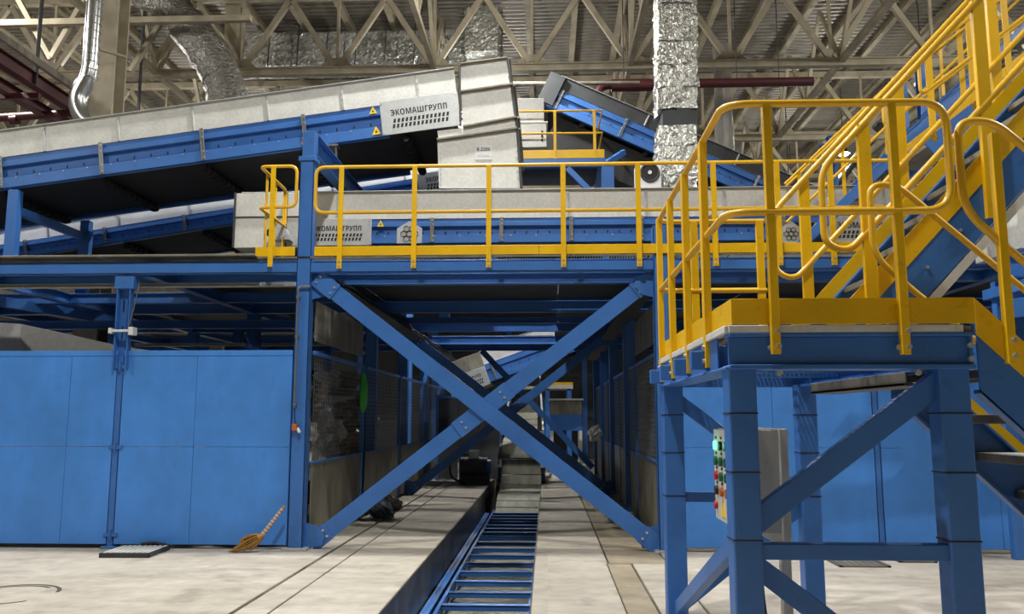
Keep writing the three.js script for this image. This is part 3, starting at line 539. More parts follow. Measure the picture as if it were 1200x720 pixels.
    mesh('brace', br(Cq, cm.clone().addScaledVector(d2, -0.22)), B, o); mesh('brace', br(cm.clone().addScaledVector(d2, 0.22), D), B, o);
    const gus = (p, d, L) => { const up = V(-d.y, d.x, 0); const g = mesh('gusset_plate', bar(p.clone().addScaledVector(d, -L), p.clone().addScaledVector(d, L), 0.014, w * 1.12, up), B, o); g.position.z = 0.016; const bl = []; for (const s of [-1, 1]) for (const e of [-1, 1]) bl.push(bolt(p.clone().addScaledVector(d, s * L * 0.72).addScaledVector(up, e * w * 0.22).add(V(0, 0, 0.007)), Z1, 0.017, 0.016)); mesh('bolts', bl, M.bolt, g); };
    gus(cm, d2, 0.42); const d1 = Bq.clone().sub(A).normalize();
    for (const [p, d] of [[A, d1], [Bq, d1], [Cq, d2], [D, d2]]) gus(p, d, 0.16);
    for (const [x, y] of [[x0, yt], [x0, yb], [x1, yt], [x1, yb]]) { const s = x === x0 ? 1 : -1, q = y === yt ? -1 : 1; mesh('corner_plate', prism([[x, y + q * 0.0], [x + s * 0.22, y + q * 0.02], [x + s * 0.26, y + q * 0.14], [x + s * 0.16, y + q * 0.26], [x, y + q * 0.3]], z - 0.03, z - 0.018), B, o); }
  }
  xbrace(FZ - 0.08, -2.99, 1.36, 0.02, 3.4, 0.2, 0.09);
  xbrace(-17.7, -2.98, 1.33, 0.02, 3.4, 0.18, 0.09);
  mesh('brace', bar(V(-1.75, 3.4, -22.5), V(1.2, 0.3, -22.5), 0.1, 0.16), B, o);
  mesh('brace', bar(V(-2.9, 0.3, -22.6), V(1.0, 3.3, -22.6), 0.1, 0.16), B, o);
}
{ // tall guide post with hoist bracket at the gate joint
  const o = thing('gate_post', 'blue slotted gate post with a white bracket between the left gates', 'post');
  mesh('profile', [bx(-5.49, -5.31, 2.2, 3.36, FZ - 0.1, FZ - 0.09), bx(-5.49, -5.475, 2.2, 3.36, FZ - 0.1, FZ), bx(-5.325, -5.31, 2.2, 3.36, FZ - 0.1, FZ), bx(-5.46, -5.34, 0.02, 2.5, FZ - 0.14, FZ - 0.1)], M.blue, o);
  mesh('head_plate', bx(-5.52, -5.27, 3.24, 3.4, FZ - 0.12, FZ + 0.01), M.blue, o);
  mesh('slots', [[-5.44, 2.95], [-5.37, 2.95], [-5.44, 2.6], [-5.37, 2.6]].map(([x, y]) => bx(x, x + 0.018, y, y + 0.16, FZ - 0.092, FZ - 0.085, 0.002)), M.black, o);
  const b = mesh('bracket', [bx(-5.54, -5.24, 2.68, 2.71, FZ, FZ + 0.05), bx(-5.54, -5.50, 2.66, 2.73, FZ - 0.05, FZ + 0.06), bx(-5.28, -5.22, 2.64, 2.74, FZ - 0.06, FZ + 0.06)], M.white, o);
  mesh('pull_cord', tube([V(-5.3, 2.72, FZ + 0.03), V(-5.24, 3.0, FZ + 0.02), V(-5.2, 3.32, FZ)], 0.008, 6), M.steel, o);
}

// ---------------------------------------------------------------- blue sheet gates and walls
function gate(name, label, x0, x1, z, cuts, split, group, sideHinge) {
  const o = thing(name, label, 'gate', group); const H = 2.45; const ed = [x0, ...cuts, x1];
  for (let i = 0; i < ed.length - 1; i++) for (const [a, b] of [[0.05, split], [split, H - 0.07]]) mesh('panel', bx(ed[i] + 0.002, ed[i + 1] - 0.002, a + 0.002, b - 0.002, z - 0.02, z - rr(0, 0.002), 0.003), M.blueSheet, o);
  mesh('top_rail', bx(x0, x1, H - 0.07, H, z - 0.06, z + 0.006), M.blueSheet, o);
  mesh('back_frame', [bx(x0, x1, 0.06, 0.12, z - 0.08, z - 0.022), bx(x0, x0 + 0.06, 0.05, H, z - 0.08, z - 0.022), bx(x1 - 0.06, x1, 0.05, H, z - 0.08, z - 0.022), bx(x0, x1, H - 0.12, H - 0.06, z - 0.08, z - 0.022)], M.blue, o);
  if (sideHinge !== undefined) for (const y of [0.14, 1.21, 2.22]) { const h = mesh('hinge', bx(sideHinge - 0.09, sideHinge + 0.09, y, y + 0.05, z, z + 0.012, 0.003), M.blue, o); mesh('pin', cyl(V(sideHinge, y - 0.03, z + 0.012), V(sideHinge, y + 0.08, z + 0.012), 0.016, 10), M.blue, h); }
  return o;
}
const GZ = FZ - 0.06;
gate('sheet_gate', 'blue sheet metal gate left of the far left gate, past the photo edge', -20.5, -9.65, GZ, [-18, -15.2, -12.4], 1.24, 'blue sheet gates');
gate('sheet_gate', 'blue sheet metal gate at far left of the frame', -9.6, -5.46, GZ, [-7.6, -6.05], 1.24, 'blue sheet gates');
gate('sheet_gate', 'blue sheet metal gate behind the broom and floor grate', -5.37, -3.2, GZ, [-4.42], 1.24, 'blue sheet gates', -5.41);
{ const o = single('door_jamb', 'narrow blue jamb strip between the two left sheet gates', 'jamb', [bx(-5.45, -5.38, 0.02, 2.38, GZ - 0.06, GZ + 0.002), bx(-5.5, -5.33, 0, 0.03, GZ - 0.1, GZ + 0.05)], M.blue); }
gate('sheet_gate', 'blue sheet metal wall panel behind the landing legs', 1.54, 3.95, GZ, [2.75], 1.24, 'blue sheet gates');
gate('sheet_gate', 'blue sheet metal wall panel right, behind the lower stair treads', 4.03, 8.6, GZ, [5.4, 7.0], 1.24, 'blue sheet gates');
gate('sheet_gate', 'blue sheet metal wall past the right photo edge', 8.66, 15.2, GZ, [10.8, 13], 1.24, 'blue sheet gates');
single('door_jamb', 'narrow blue jamb strip behind the landing, between two wall panels', 'jamb', bx(3.96, 4.02, 0.02, 2.38, GZ - 0.06, GZ - 0.006), M.blue);
{
  const o = thing('conduit', 'thin grey conduit with pull switch on the blue passage column', 'conduit');
  mesh('duct', tube(fillet([V(-2.98, 3.25, FZ + 0.03), V(-3.13, 3.25, FZ + 0.03), V(-3.13, 1.72, FZ + 0.03)], 0.06, 5), 0.014, 8), M.steel, o);
  mesh('cord', tube([V(-3.13, 1.72, FZ + 0.03), V(-3.12, 1.6, FZ + 0.04), V(-3.1, 1.52, FZ + 0.03)], 0.006, 6), M.black, o);
  mesh('clamps', [1.75, 2.6, 3.1].map((y) => bx(-3.155, -3.105, y, y + 0.03, FZ, FZ + 0.045)), M.steel, o);
  const s = mesh('switch_box', bx(-3.15, -3.09, 1.44, 1.53, FZ, FZ + 0.06, 0.008), M.orange, o); mesh('plug', cyl(V(-3.08, 1.47, FZ + 0.03), V(-3.05, 1.42, FZ + 0.05), 0.02, 8), M.white, s);
}

// ---------------------------------------------------------------- walkway railings
function walkRail(label, pts, posts, group, loop) {
  const o = thing('walkway_railing', label, 'railing', group);
  for (const [n, p] of pts) mesh(n, tube(fillet(p, 0.12, 6), n === 'top_rail' ? 0.024 : 0.02, 8), M.yellowTube, o);
  for (const [x, z, y0, dx] of posts) { const q = mesh('post', [bx(x - 0.032, x + 0.032, y0, 4.8, z - 0.006, z + 0.006, 0.002), bx(x - 0.032, x - 0.026, y0, 4.8, z - 0.035, z, 0.002)], M.yellow, o); mesh('bolts', [0.03, 0.09].map((d) => bolt(V(x, y0 + d, z + 0.006), Z1, 0.013, 0.012)), M.bolt, q); }
  return o;
}
const RZ = -10.33;
{
  const xs = [-2.615, -1.67, -0.722, 0.219, 1.164, 2.109, 2.9, 3.56, 4.5, 5.45, 6.4];
  const o = walkRail('long yellow walkway railing with toe board across the mezzanine', [['top_rail', [V(8.5, 4.8, RZ), V(-2.95, 4.8, RZ), V(-2.95, 4.2, RZ), V(8.5, 4.2, RZ)]]], xs.map((x) => [x, RZ + 0.02, 3.47]));
  for (let i = 0; i < 4; i++) mesh('toe_board', bx(-2.95 + i * 2.86, -2.95 + (i + 1) * 2.86 - 0.004, 3.645, 3.766, RZ - 0.03, RZ - 0.022, 0.002), M.yellow, o);
  const p = thing('walkway_railing', 'short yellow corner railing left of the blue passage column', 'railing');
  for (const n of [0]) { mesh('top_rail', tube(fillet([V(-3.68, 4.31, -11.4), V(-3.68, 4.8, -11.4), V(-3.68, 4.82, RZ), V(-3.2, 4.82, RZ), V(-3.2, 4.28, RZ), V(-3.68, 4.28, RZ), V(-3.68, 4.28, -11.4)], 0.1, 6), 0.022, 8), M.yellowTube, p); }
  for (const [x, z, y0] of [[-3.5, RZ + 0.02, 3.5]]) mesh('post', bx(x - 0.032, x + 0.032, y0, 4.82, z - 0.006, z + 0.006), M.yellow, p);
  for (const z of [-10.65, -11.0, -11.38]) mesh('post', bx(-3.70, -3.688, 3.645, 4.8, z - 0.04, z + 0.04), M.yellow, p);
  mesh('toe_board', bx(-3.7, -3.2, 3.65, 3.766, RZ - 0.03, RZ - 0.022), M.yellow, p); mesh('toe_board', bx(-3.715, -3.705, 3.65, 3.766, -11.4, RZ - 0.03), M.yellow, p);
}

// ---------------------------------------------------------------- stair landing in front
const LF = -4.4, LR = -7.0, LX0 = 0.95, LX1 = 2.2, LH = 2.06;    // front, rear, left, right, deck level
{
  const o = thing('stair_landing', 'blue steel stair landing on four legs with yellow toe boards', 'stair landing'), B = M.blue;
  const leg = (x, z, w) => { const c = mesh('leg', [bx(x - w / 2, x + w / 2, 0.02, 1.87, z - 0.15, z, 0.008)], B, o); mesh('foot_plate', bx(x - w * 0.8, x + w * 0.8, 0, 0.02, z - 0.22, z + 0.07), B, c); mesh('cable_ties', [0.98, 1.32, 1.62].map((y) => bx(x - w / 2 - 0.003, x + w / 2 + 0.003, y, y + 0.008, z - 0.153, z + 0.003, 0.001)), M.black, c); };
  leg(1.015, LF, 0.145); leg(2.095, LF, 0.155); leg(1.02, LR + 0.15, 0.16); leg(2.09, LR + 0.15, 0.15);
  // head frame
  mesh('head_beam', [bx(LX0, LX1, 1.85, 1.875, LF - 0.17, LF + 0.02), bx(LX0, LX1, 2.02, 2.04, LF - 0.12, LF + 0.02), bx(LX0, LX1, 1.875, 2.02, LF - 0.03, LF - 0.015)], B, o);
  mesh('side_beam', [bx(LX0 - 0.02, LX0 + 0.16, 1.85, 1.865, LR, LF), bx(LX0, LX0 + 0.012, 1.86, 2.04, LR, LF - 0.3)], M.blue, o);
  mesh('side_beam', [bx(LX1 - 0.16, LX1, 1.85, 1.865, LR, LF), bx(LX1 - 0.02, LX1, 1.86, 2.04, LR, LF)], B, o);
  mesh('rear_beam', bx(LX0, LX1, 1.85, 2.04, LR - 0.02, LR), B, o);
  for (const z of [-5.05, -5.7, -6.35]) mesh('bearer', bx(LX0, LX1, 1.9, 2.03, z - 0.04, z), B, o);
  for (const z of [-4.95, -5.6, -6.3, -6.9]) mesh('outrigger', bx(LX0 - 0.1, LX0 + 0.1, 1.88, 1.99, z - 0.08, z), B, o);
  for (let k = 0; k < 3; k++) { const z1 = LF - k * 0.87, z0 = z1 - 0.86, g = []; for (let x = LX0 + 0.02; x < LX1; x += 0.034) g.push(bx(x, x + 0.005, 2.04, 2.07, z0, z1, 0.0005)); for (let z = z0; z < z1; z += 0.1) g.push(bx(LX0 + 0.02, LX1, 2.055, 2.068, z, z + 0.006, 0.0005)); g.push(bx(LX0, LX1, 2.038, 2.072, z1 - 0.006, z1), bx(LX0, LX1, 2.038, 2.072, z0, z0 + 0.006)); mesh('grating_panel', g, M.galvDirty, o).userData.kind = 'stuff'; }
  mesh('deck_edge', bx(LX0, LX1 - 0.05, 2.04, 2.08, LF - 0.005, LF + 0.018), M.galv, o); mesh('deck_edge', bx(LX0 - 0.02, LX0, 2.04, 2.08, LR, LF), M.galv, o);
  mesh('toe_board', bx(0.975, 2.215, 2.085, 2.22, LF + 0.005, LF + 0.013, 0.002), M.yellow, o);
  for (let k = 0; k < 4; k++) mesh('toe_board', bx(0.967, 0.975, 2.085, 2.22, LF - 0.65 * (k + 1) + 0.006, LF - 0.65 * k - 0.006 + (k === 0 ? 0.018 : 0), 0.002), M.yellow, o);
  mesh('toe_board', bx(0.975, 1.85, 2.085, 2.22, LR, LR + 0.008, 0.002), M.yellow, o);
  mesh('cable_tray', [bx(1.92, 2.12, 1.77, 1.79, -6.2, -4.58), bx(1.92, 1.935, 1.77, 1.845, -6.2, -4.58), bx(2.1, 2.12, 1.77, 1.845, -6.2, -4.58)], M.tread, o);
  // bracing of the legs
  mesh('cross_rail', bx(1.08, 2.05, 0.885, 0.965, LF - 0.1, LF - 0.02, 0.005), B, o);
  mesh('diagonal', bar(V(1.06, 1.06, LF - 0.08), V(2.06, 1.8, LF - 0.08), 0.06, 0.12), B, o);
  mesh('diagonal', bar(V(1.05, 0.86, LF - 0.12), V(2.05, 0.1, LF - 0.12), 0.06, 0.11), B, o);
  mesh('diagonal', bar(V(1.02, 0.1, LR + 0.1), V(1.02, 1.0, LF - 0.12), 0.06, 0.1, Y1), B, o);
  mesh('diagonal', bar(V(1.05, 1.76, LR + 0.06), V(2.06, 0.98, LR + 0.06), 0.06, 0.1), B, o);
  mesh('cross_rail', bx(1.08, 2.05, 0.93, 1.01, LR + 0.02, LR + 0.1, 0.005), B, o);
  mesh('diagonal', bar(V(2.06, 0.92, LR + 0.06), V(1.05, 0.12, LR + 0.06), 0.06, 0.1), B, o);
  mesh('bolts', [[1.16, 1.96], [1.81, 1.96], [2.17, 1.9], [2.17, 1.97], [1.2, 1.83], [1.9, 1.83]].map(([x, y]) => bolt(V(x, y, LF + 0.02), Z1, 0.016, 0.02)), M.bolt, o);
}
function flatPost(o, x, y0, y1, z, w = 0.055, face = 'z') {
  const g = face === 'z' ? [bx(x - w / 2, x + w / 2, y0, y1, z, z + 0.008, 0.002), bx(x - w / 2, x - w / 2 + 0.008, y0, y1, z - 0.035, z, 0.002)] : [bx(x - 0.008, x, y0, y1, z - w / 2, z + w / 2, 0.002), bx(x, x + 0.035, y0, y1, z + w / 2 - 0.008, z + w / 2, 0.002)];
  const q = mesh('post', g, M.yellow, o); const bl = [0.04, 0.12].map((d) => (face === 'z' ? bolt(V(x + 0.01, y0 + d, z + 0.008), Z1, 0.014, 0.014) : bolt(V(x - 0.008, y0 + d, z), V(-1, 0, 0), 0.014, 0.014))); mesh('bolts', bl, M.bolt, q); return q;
}
{ // landing guard rail: front, left and rear
  const o = thing('landing_railing', 'yellow tube guard railing around the stair landing', 'railing'), z = LF + 0.05, x = 0.955;
  mesh('top_rail', tube(fillet([V(1.84, 3.25, LR), V(x, 3.25, LR), V(x, 3.27, z), V(2.12, 3.265, z), V(2.12, 2.675, z), V(x, 2.675, z), V(x, 2.66, LR), V(1.84, 2.66, LR)], 0.14, 8), 0.021, 10), M.yellowTube, o);
  flatPost(o, 1.18, 1.925, 3.265, z + 0.01, 0.044); flatPost(o, 1.835, 1.92, 3.265, z + 0.01, 0.042);
  for (const zz of [-4.95, -5.62, -6.3, -6.92]) flatPost(o, x - 0.02, 1.89, 3.26, zz, 0.075, 'x');
  mesh('lower_rail', cyl(V(x, 2.655, LR + 0.02), V(1.84, 2.655, LR + 0.02), 0.018, 8), M.yellowTube, o);
  flatPost(o, 1.25, 2.05, 3.25, LR + 0.02, 0.06); flatPost(o, 1.8, 2.05, 3.25, LR + 0.02, 0.06);
}
// upper flight, climbing to the right in the rear half of the landing
function flight(name, label, x0, y0, slope, n, dir, zn, zf, toeH, ymin, sa) {
  const o = thing(name, label, 'stairs'); const L = n * 0.24, dx = L * dir, dy = L * slope * (dir > 0 ? 1 : -1) * 1; const P = (s, off, z) => V(x0 + s * dir, y0 + (dir > 0 ? 1 : 1) * s * slope + off, z);
  const a = Math.atan(slope), k = 1 / Math.cos(a); const band = (s0, s1, c, h, z0, z1) => { const p = [P(s0, c - h * k / 2, 0), P(s1, c - h * k / 2, 0), P(s1, c + h * k / 2, 0), P(s0, c + h * k / 2, 0)].map((q) => [q.x, q.y]); return prism(clipY(p, ymin), Math.min(z0, z1), Math.max(z0, z1)); };
  for (const [z, s] of [[zn, 1], [zf, -1]]) {
    mesh('stringer', [band(sa, L, -0.02, 0.26, z, z - s * 0.012), band(sa, L, -0.2, 0.014, z, z - s * 0.07), band(sa, L, 0.17, 0.014, z, z - s * 0.07)], M.blue, o);
    mesh('toe_board', band(sa, L, toeH + 0.03, 0.14, z + s * 0.004, z - s * 0.004), M.yellow, o);
    if (slope > 0) mesh('tray_edge', [band(sa, L, -0.27, 0.06, z - s * 0.04, z)], M.galv, o);
    mesh('bolts', Array.from({ length: n }, (_, i) => bolt(P(Math.max(0.4, 0.12 + i * 0.24), -0.02, z), V(0, 0, s), 0.013, 0.012)), M.bolt, o);
  }
  for (let i = 0; i < n; i++) {
    const p = P(i * 0.24 + 0.1, 0, 0); if (p.y < ymin + 0.03) continue; const w = Math.abs(zn - zf) - 0.03, zc = (zn + zf) / 2; const t = mesh('tread', [bx(p.x - 0.12, p.x + 0.12, p.y + 0.02, p.y + 0.045, zc - w / 2, zc + w / 2, 0.003), bx(p.x + dir * -0.125, p.x + dir * -0.11, p.y + 0.0, p.y + 0.048, zc - w / 2, zc + w / 2, 0.003), bx(p.x + dir * 0.11, p.x + dir * 0.125, p.y, p.y + 0.048, zc - w / 2, zc + w / 2, 0.003), bx(p.x - 0.12, p.x + 0.12, p.y - 0.02, p.y + 0.045, zc + w / 2 - 0.006, zc + w / 2, 0.002)], M.tread, o);
    mesh('serration', Array.from({ length: 22 }, (_, k) => bx(p.x - 0.115, p.x + 0.115, p.y + 0.045, p.y + 0.052, zc - w / 2 + (k + 0.5) * w / 22 - 0.006, zc - w / 2 + (k + 0.5) * w / 22 + 0.006, 0.001)), M.galvPlate, t);
  }
  return o;
}
{
  const sl = 1.067, yT = (X) => 1.6 + sl * (X - 1.31);      // top edge of the yellow band
  flight('stair_flight', 'upper stair flight with yellow edge bands climbing to the right', 1.75, yT(1.75) - 0.33, sl, 16, 1, -5.72, -6.98, 0.20, 2.075, -0.1);
  const mk = (z, s, label) => {
    const o = thing('stair_handrail', label, 'handrail'); const x0 = s > 0 ? 1.9 : 1.93, H = (X) => 3.30 + sl * (X - 1.9);
    const loop = fillet([V(5.6, H(5.6), z), V(x0, H(x0), z), V(x0, H(x0) - 0.52, z), V(x0 + 0.16, H(x0) - 0.58, z), V(5.6, H(5.6) - 0.80, z)], 0.13, 8);
    mesh('top_rail', tube(loop, 0.024, 10), M.yellowTube, o);
    for (const X of [2.2, 3.04, 3.88, 4.7]) flatPost(o, X, yT(X) - 0.5, H(X), z + s * 0.01, 0.085);
  };
  mk(-5.69, 1, 'near yellow handrail of the upper stair flight'); mk(-7.02, -1, 'far yellow handrail of the upper stair flight');
}
{ // lower flight, going down to the right in the front half
  const sl = -0.98; const yN = (X) => 2.0 + sl * (X - 2.25);
  flight('stair_flight', 'lower stair flight descending to the right beside the front leg', 2.265, 1.9, sl, 8, 1, -4.42, -5.55, 0.16, 0.0, -0.035);
  const mk = (z, label, x0) => {
    const o = thing('stair_handrail', label, 'handrail'), H = (X) => 3.14 - 0.88 * (X - 2.3);
    mesh('top_rail', tube(fillet([V(4.1, H(4.1), z), V(2.36, H(2.3) + 0.02, z), V(x0, H(2.3) + 0.02, z), V(x0, 2.68, z), V(2.4, 2.46, z), V(4.1, 2.46 - 0.88 * 1.7, z)], 0.13, 8), 0.021, 10), M.yellowTube, o);
    for (const X of [2.36, 3.3]) flatPost(o, X, yN(X) - 0.02, H(X), z + 0.02, 0.044);
  };
  mk(-4.36, 'near yellow handrail of the lower stair flight', 2.18); mk(-5.58, 'far yellow handrail of the lower stair flight', 2.18);
}
{ // control cabinet
  const o = thing('control_cabinet', 'grey control cabinet with coloured push buttons behind the front leg', 'control cabinet');
  mesh('body', bx(1.12, 1.33, 0.97, 1.535, -5.45, -4.75, 0.006), M.cabinet, o); mesh('back_rim', bx(1.31, 1.355, 0.9, 1.54, -5.47, -4.72, 0.004), M.cabinet, o);
  const d = mesh('door', bx(1.09, 1.118, 0.975, 1.53, -5.445, -4.755, 0.006), M.cabinet, o);
  const N = V(-1, 0, 0), rows = [[1.43, ['glow', 'black', 'green']], [1.335, ['green', 'green', 'green']], [1.245, ['red', 'green', 'green']], [1.155, ['black', 'orange', 'orange']]];
  for (const [y, cs] of rows) cs.forEach((c, i) => { const z = -5.36 + i * 0.15; const b = mesh('push_button', cyl(V(1.09, y, z), V(1.072, y, z), 0.028, 14), c === 'glow' ? greenGlow : M[c], d); const l = mesh('button_tag', bx(1.085, 1.089, y + 0.04, y + 0.056, z - 0.016, z + 0.016, 0.001), M.ink, d); });
  mesh('push_button', cyl(V(1.09, 1.06, -5.39), V(1.072, 1.06, -5.39), 0.024, 12), M.red, d);
  mesh('warning_sign', prism([[0.06, 0], [-0.06, 0], [0, 0.1]], 0, 0.004).rotateY(-Math.PI / 2).translate(1.09, 1.01, -5.2), M.warn, d);
  mesh('hinges', [1.05, 1.45].map((y) => bx(1.085, 1.12, y, y + 0.05, -4.755, -4.74)), M.bolt, o);
  mesh('stand', [bx(1.3, 1.355, 0.02, 0.9, -4.8, -4.75), bx(1.3, 1.355, 0.02, 0.9, -5.45, -5.4), bx(1.2, 1.45, 0, 0.02, -5.5, -4.7)], M.cabinet, o);
  mesh('cables', [tube(fillet([V(1.2, 0.97, -4.85), V(1.2, 0.6, -4.82), V(1.25, 0.3, -4.85), V(1.2, 0.01, -4.9)], 0.15), 0.02, 8), tube(fillet([V(1.15, 0.97, -5.0), V(1.14, 0.7, -4.9), V(1.2, 0.35, -4.95), V(1.15, 0.01, -5)], 0.15), 0.018, 8)], M.black, o);
  const l = new THREE.PointLight(new THREE.Color(0.25, 1, 0.6), 0.02, 0, 2); l.position.set(1.02, 1.43, -5.36); l.castShadow = true; l.name = 'button_light'; o.add(l); for (const k of o.children) k.position.x -= 0.03;
}

// ---------------------------------------------------------------- farther stairs, blue columns on the right of the mezzanine
{
  const o = thing('upper_stairs', 'far thin yellow stair railing rising from the mezzanine walkway', 'handrail');
  for (const [z, s] of [[-11.55, 0], [-12.5, 0.05]]) {
    for (const d of [0, -0.55]) mesh('rail', tube([V(3.35 + s, 4.85 + d, z), V(7.0 + s, 8.3 + d, z)], 0.02, 8), M.yellowTube, o);
    for (let i = 0; i < 5; i++) { const x = 3.55 + i * 0.62 + s; mesh('post', bx(x - 0.025, x + 0.025, 4.0 + (x - 3.35) * 0.945 - 0.1, 4.85 + (x - 3.35) * 0.945, z - 0.004, z + 0.004), M.yellow, o); }
    mesh('stringer', bar(V(3.4, 3.85, z), V(7.0, 7.25, z), 0.02, 0.14, V(-0.7, 0.7, 0)), M.blue, o);
  }
  for (let i = 0; i < 14; i++) mesh('tread', bx(3.45 + i * 0.25, 3.7 + i * 0.25, 3.92 + i * 0.236, 3.95 + i * 0.236, -12.48, -11.57), M.tread, o);
}
{
  const o = thing('upper_stairs', 'far yellow stair with blue side beam at the right edge', 'stairs');
  const zz = -9.0, sl = 0.78, x0 = 4.2, yb = 4.66;
  for (const z of [zz, zz - 1.0]) {
    mesh('stringer', bar(V(x0, yb - 0.17, z), V(x0 + 4, yb - 0.17 + 4 * sl, z), 0.02, 0.26, V(-0.6, 0.8, 0)), M.blue, o);
    mesh('toe_board', bar(V(x0, yb, z), V(x0 + 4, yb + 4 * sl, z), 0.008, 0.14, V(-0.6, 0.8, 0)), M.yellow, o);
    mesh('rail', tube(fillet([V(x0 + 4, 5.62 + 4 * sl, z), V(4.13, 5.55, z), V(4.13, 5.12, z), V(x0 + 4, 5.08 + 4 * sl, z)], 0.1, 6), 0.02, 8), M.yellowTube, o);
    for (const x of [4.24, 4.7, 5.1]) mesh('post', bx(x - 0.035, x + 0.035, yb + (x - x0) * sl - 0.1, 5.6 + (x - 4.13) * sl, z, z + 0.01), M.yellow, o);
  }
  for (let i = 0; i < 12; i++) mesh('tread', bx(x0 + i * 0.27, x0 + 0.25 + i * 0.27, yb - 0.1 + i * 0.21, yb - 0.07 + i * 0.21, zz - 0.98, zz - 0.02), M.tread, o);
  mesh('hanger_post', [bx(6.9, 7.0, 3.68, 6.5, -9.98, -9.88), bx(6.9, 7.0, 3.5, 3.7, -10.4, -9.88)], M.blue, o);
}
for (const [x, z, top, lab] of [[4.44, -13.0, 5.9, 'short blue post behind the railing, left of the others'], [4.62, -13.2, 6.1, 'blue post with a floodlight flare beside it, behind stair rail'], [5.66, -12.9, 7.0, 'third blue post behind the upper stair handrail'], [5.97, -12.9, 7.35, 'tallest blue post behind the upper stair handrail']]) {
  const o = thing('steel_post', lab, 'post', 'blue posts above the mezzanine');
  mesh('profile', [bx(x - 0.06, x + 0.06, 3.66, top, z - 0.012, z), bx(x - 0.06, x + 0.06, 3.66, top, z - 0.14, z - 0.128), bx(x - 0.006, x + 0.006, 3.66, top, z - 0.13, z)], M.blue, o); mesh('cap_plate', bx(x - 0.07, x + 0.07, top, top + 0.015, z - 0.16, z + 0.02), M.blue, o);
}
{ // conveyor parts seen right of the stairs
  const o = thing('side_conveyor', 'dark blue conveyor frame seen under the upper stair flight', 'conveyor');
  mesh('side_beam', ibeam(V(5.0, 3.25, -9.2), V(12, 3.25, -9.2), 0.26, 0.14), M.blue, o); mesh('side_beam', bar(V(4.9, 2.75, -9.1), V(8, 3.15, -9.1), 0.1, 0.2), M.blue, o);
  mesh('shell', bx(5.2, 12, 3.45, 4.0, -10.2, -9.25), M.galv, o); mesh('lower_beam', bx(5.4, 12, 2.5, 2.72, -9.6, -9.2), M.greyDark, o); mesh('stay', [bx(5.3, 5.42, 0, 3.2, -10.1, -10.0), bx(8, 8.12, 0, 3.2, -10.1, -10.0), bx(5.25, 8.2, 3.0, 3.12, -10.2, -9.2)], M.blue, o);
}

// ---------------------------------------------------------------- passage: wire cages, waste, trench conveyor
function wireGrid(x, z0, z1, y0, y1, step, t) { const g = []; for (let z = z0; z <= z1; z += step) g.push(bx(x - t / 2, x + t / 2, y0, y1, z - t / 2, z + t / 2, 0.0004)); for (let y = y0; y <= y1; y += step * 0.6) g.push(bx(x - t / 2 - t, x + t / 2 - t, y - t / 2, y + t / 2, z0, z1, 0.0004)); return g; }
function cage(label, x, s, bays, group) { // s = +1 when the passage is on the +x side
  const o = thing('wire_cage', label, 'cage', group);
  bays.forEach(([z1, z0, top, lit], i) => {
    mesh('kick_plate', bx(x - 0.01, x + 0.01, 0.06, 1.04, z0 + 0.03, z1 - 0.03, 0.003), M.galvDirty, o);
    mesh('wire_mesh', wireGrid(x, z0 + 0.05, z1 - 0.05, 1.04, 2.42, 0.11, 0.005), M.wireLight, o).userData.kind = 'stuff';
    mesh('frame_rail', [bx(x - 0.02, x + 0.02, 2.4, 2.45, z0, z1), bx(x - 0.02, x + 0.02, 1.02, 1.05, z0, z1)], M.blue, o);
    mesh('frame_post', [bx(x - 0.03, x + 0.03, 0, 2.45, z0 - 0.03, z0 + 0.03)], M.blue, o);
    if (top) mesh('top_sheet', bx(x - 0.012, x + 0.005, 2.58, 3.1, z0 + 0.02, z1 - 0.02, 0.003), M.galvDirty, o);
  });
  return o;
}
cage('wire mesh cage on the left of the passage, full of waste bags', -2.98, 1, [[-10.6, -13.45, 1, 1], [-13.75, -16.9, 0, 0], [-17.1, -20.4, 0, 0], [-20.6, -24, 0, 0]]);
cage('wire mesh cage on the right of the passage, behind the landing', 1.42, -1, [[-10.6, -13.4, 1, 0], [-13.5, -16.4, 0, 0], [-16.5, -19.4, 0, 0], [-19.6, -24, 0, 0]]);
const lump = (() => {
  const vars = []; for (let v = 0; v < 6; v++) { const g = new THREE.IcosahedronGeometry(1, 4); const p = g.attributes.position; for (let i = 0; i < p.count; i++) { const d = V(p.getX(i), p.getY(i), p.getZ(i)).normalize(); const f = fbm(d.x * 0.13 + 0.5 + v * 0.11, d.y * 0.13 + 0.4 + d.z * 0.07, 24, 4, 200 + v * 9) - 0.5, r = 1 + 1.1 * f + 0.25 * Math.abs(Math.sin(d.x * 5 + d.y * 7 + v)) - 0.12; p.setXYZ(i, d.x * r, d.y * r, d.z * r); } g.computeVertexNormals(); vars.push(boxUV(g)); } return vars;
})();
const bagMats = [0xb4b2aa, 0x6f6a63, 0x3e4248, 0xcbc9c2, 0x80705e, 0x8a6350, 0x9c958a, 0x596775, 0xe4e5e2, 0xb04a6c].map((h) => S(h, { map: tDust, roughness: 0.45 }));
const bagWord = ['pale grey', 'dark brown-grey', 'black', 'light grey', 'brown', 'rust brown', 'grey', 'slate blue', 'white', 'dark pink'];
function bag(x, y, z, r, mi, label, group, sq = 0.75) { const m = new THREE.Mesh(lump[Math.floor(rnd() * 6)], bagMats[mi]); m.name = numbered('waste_bag'); m.castShadow = m.receiveShadow = true; m.scale.set(r * 0.8, r * sq, r); m.rotation.set(rr(0, 6), rr(0, 6), rr(0, 6)); m.position.set(x, y, z); m.userData = { label, category: 'waste bag', group }; scene.add(m); return m; }
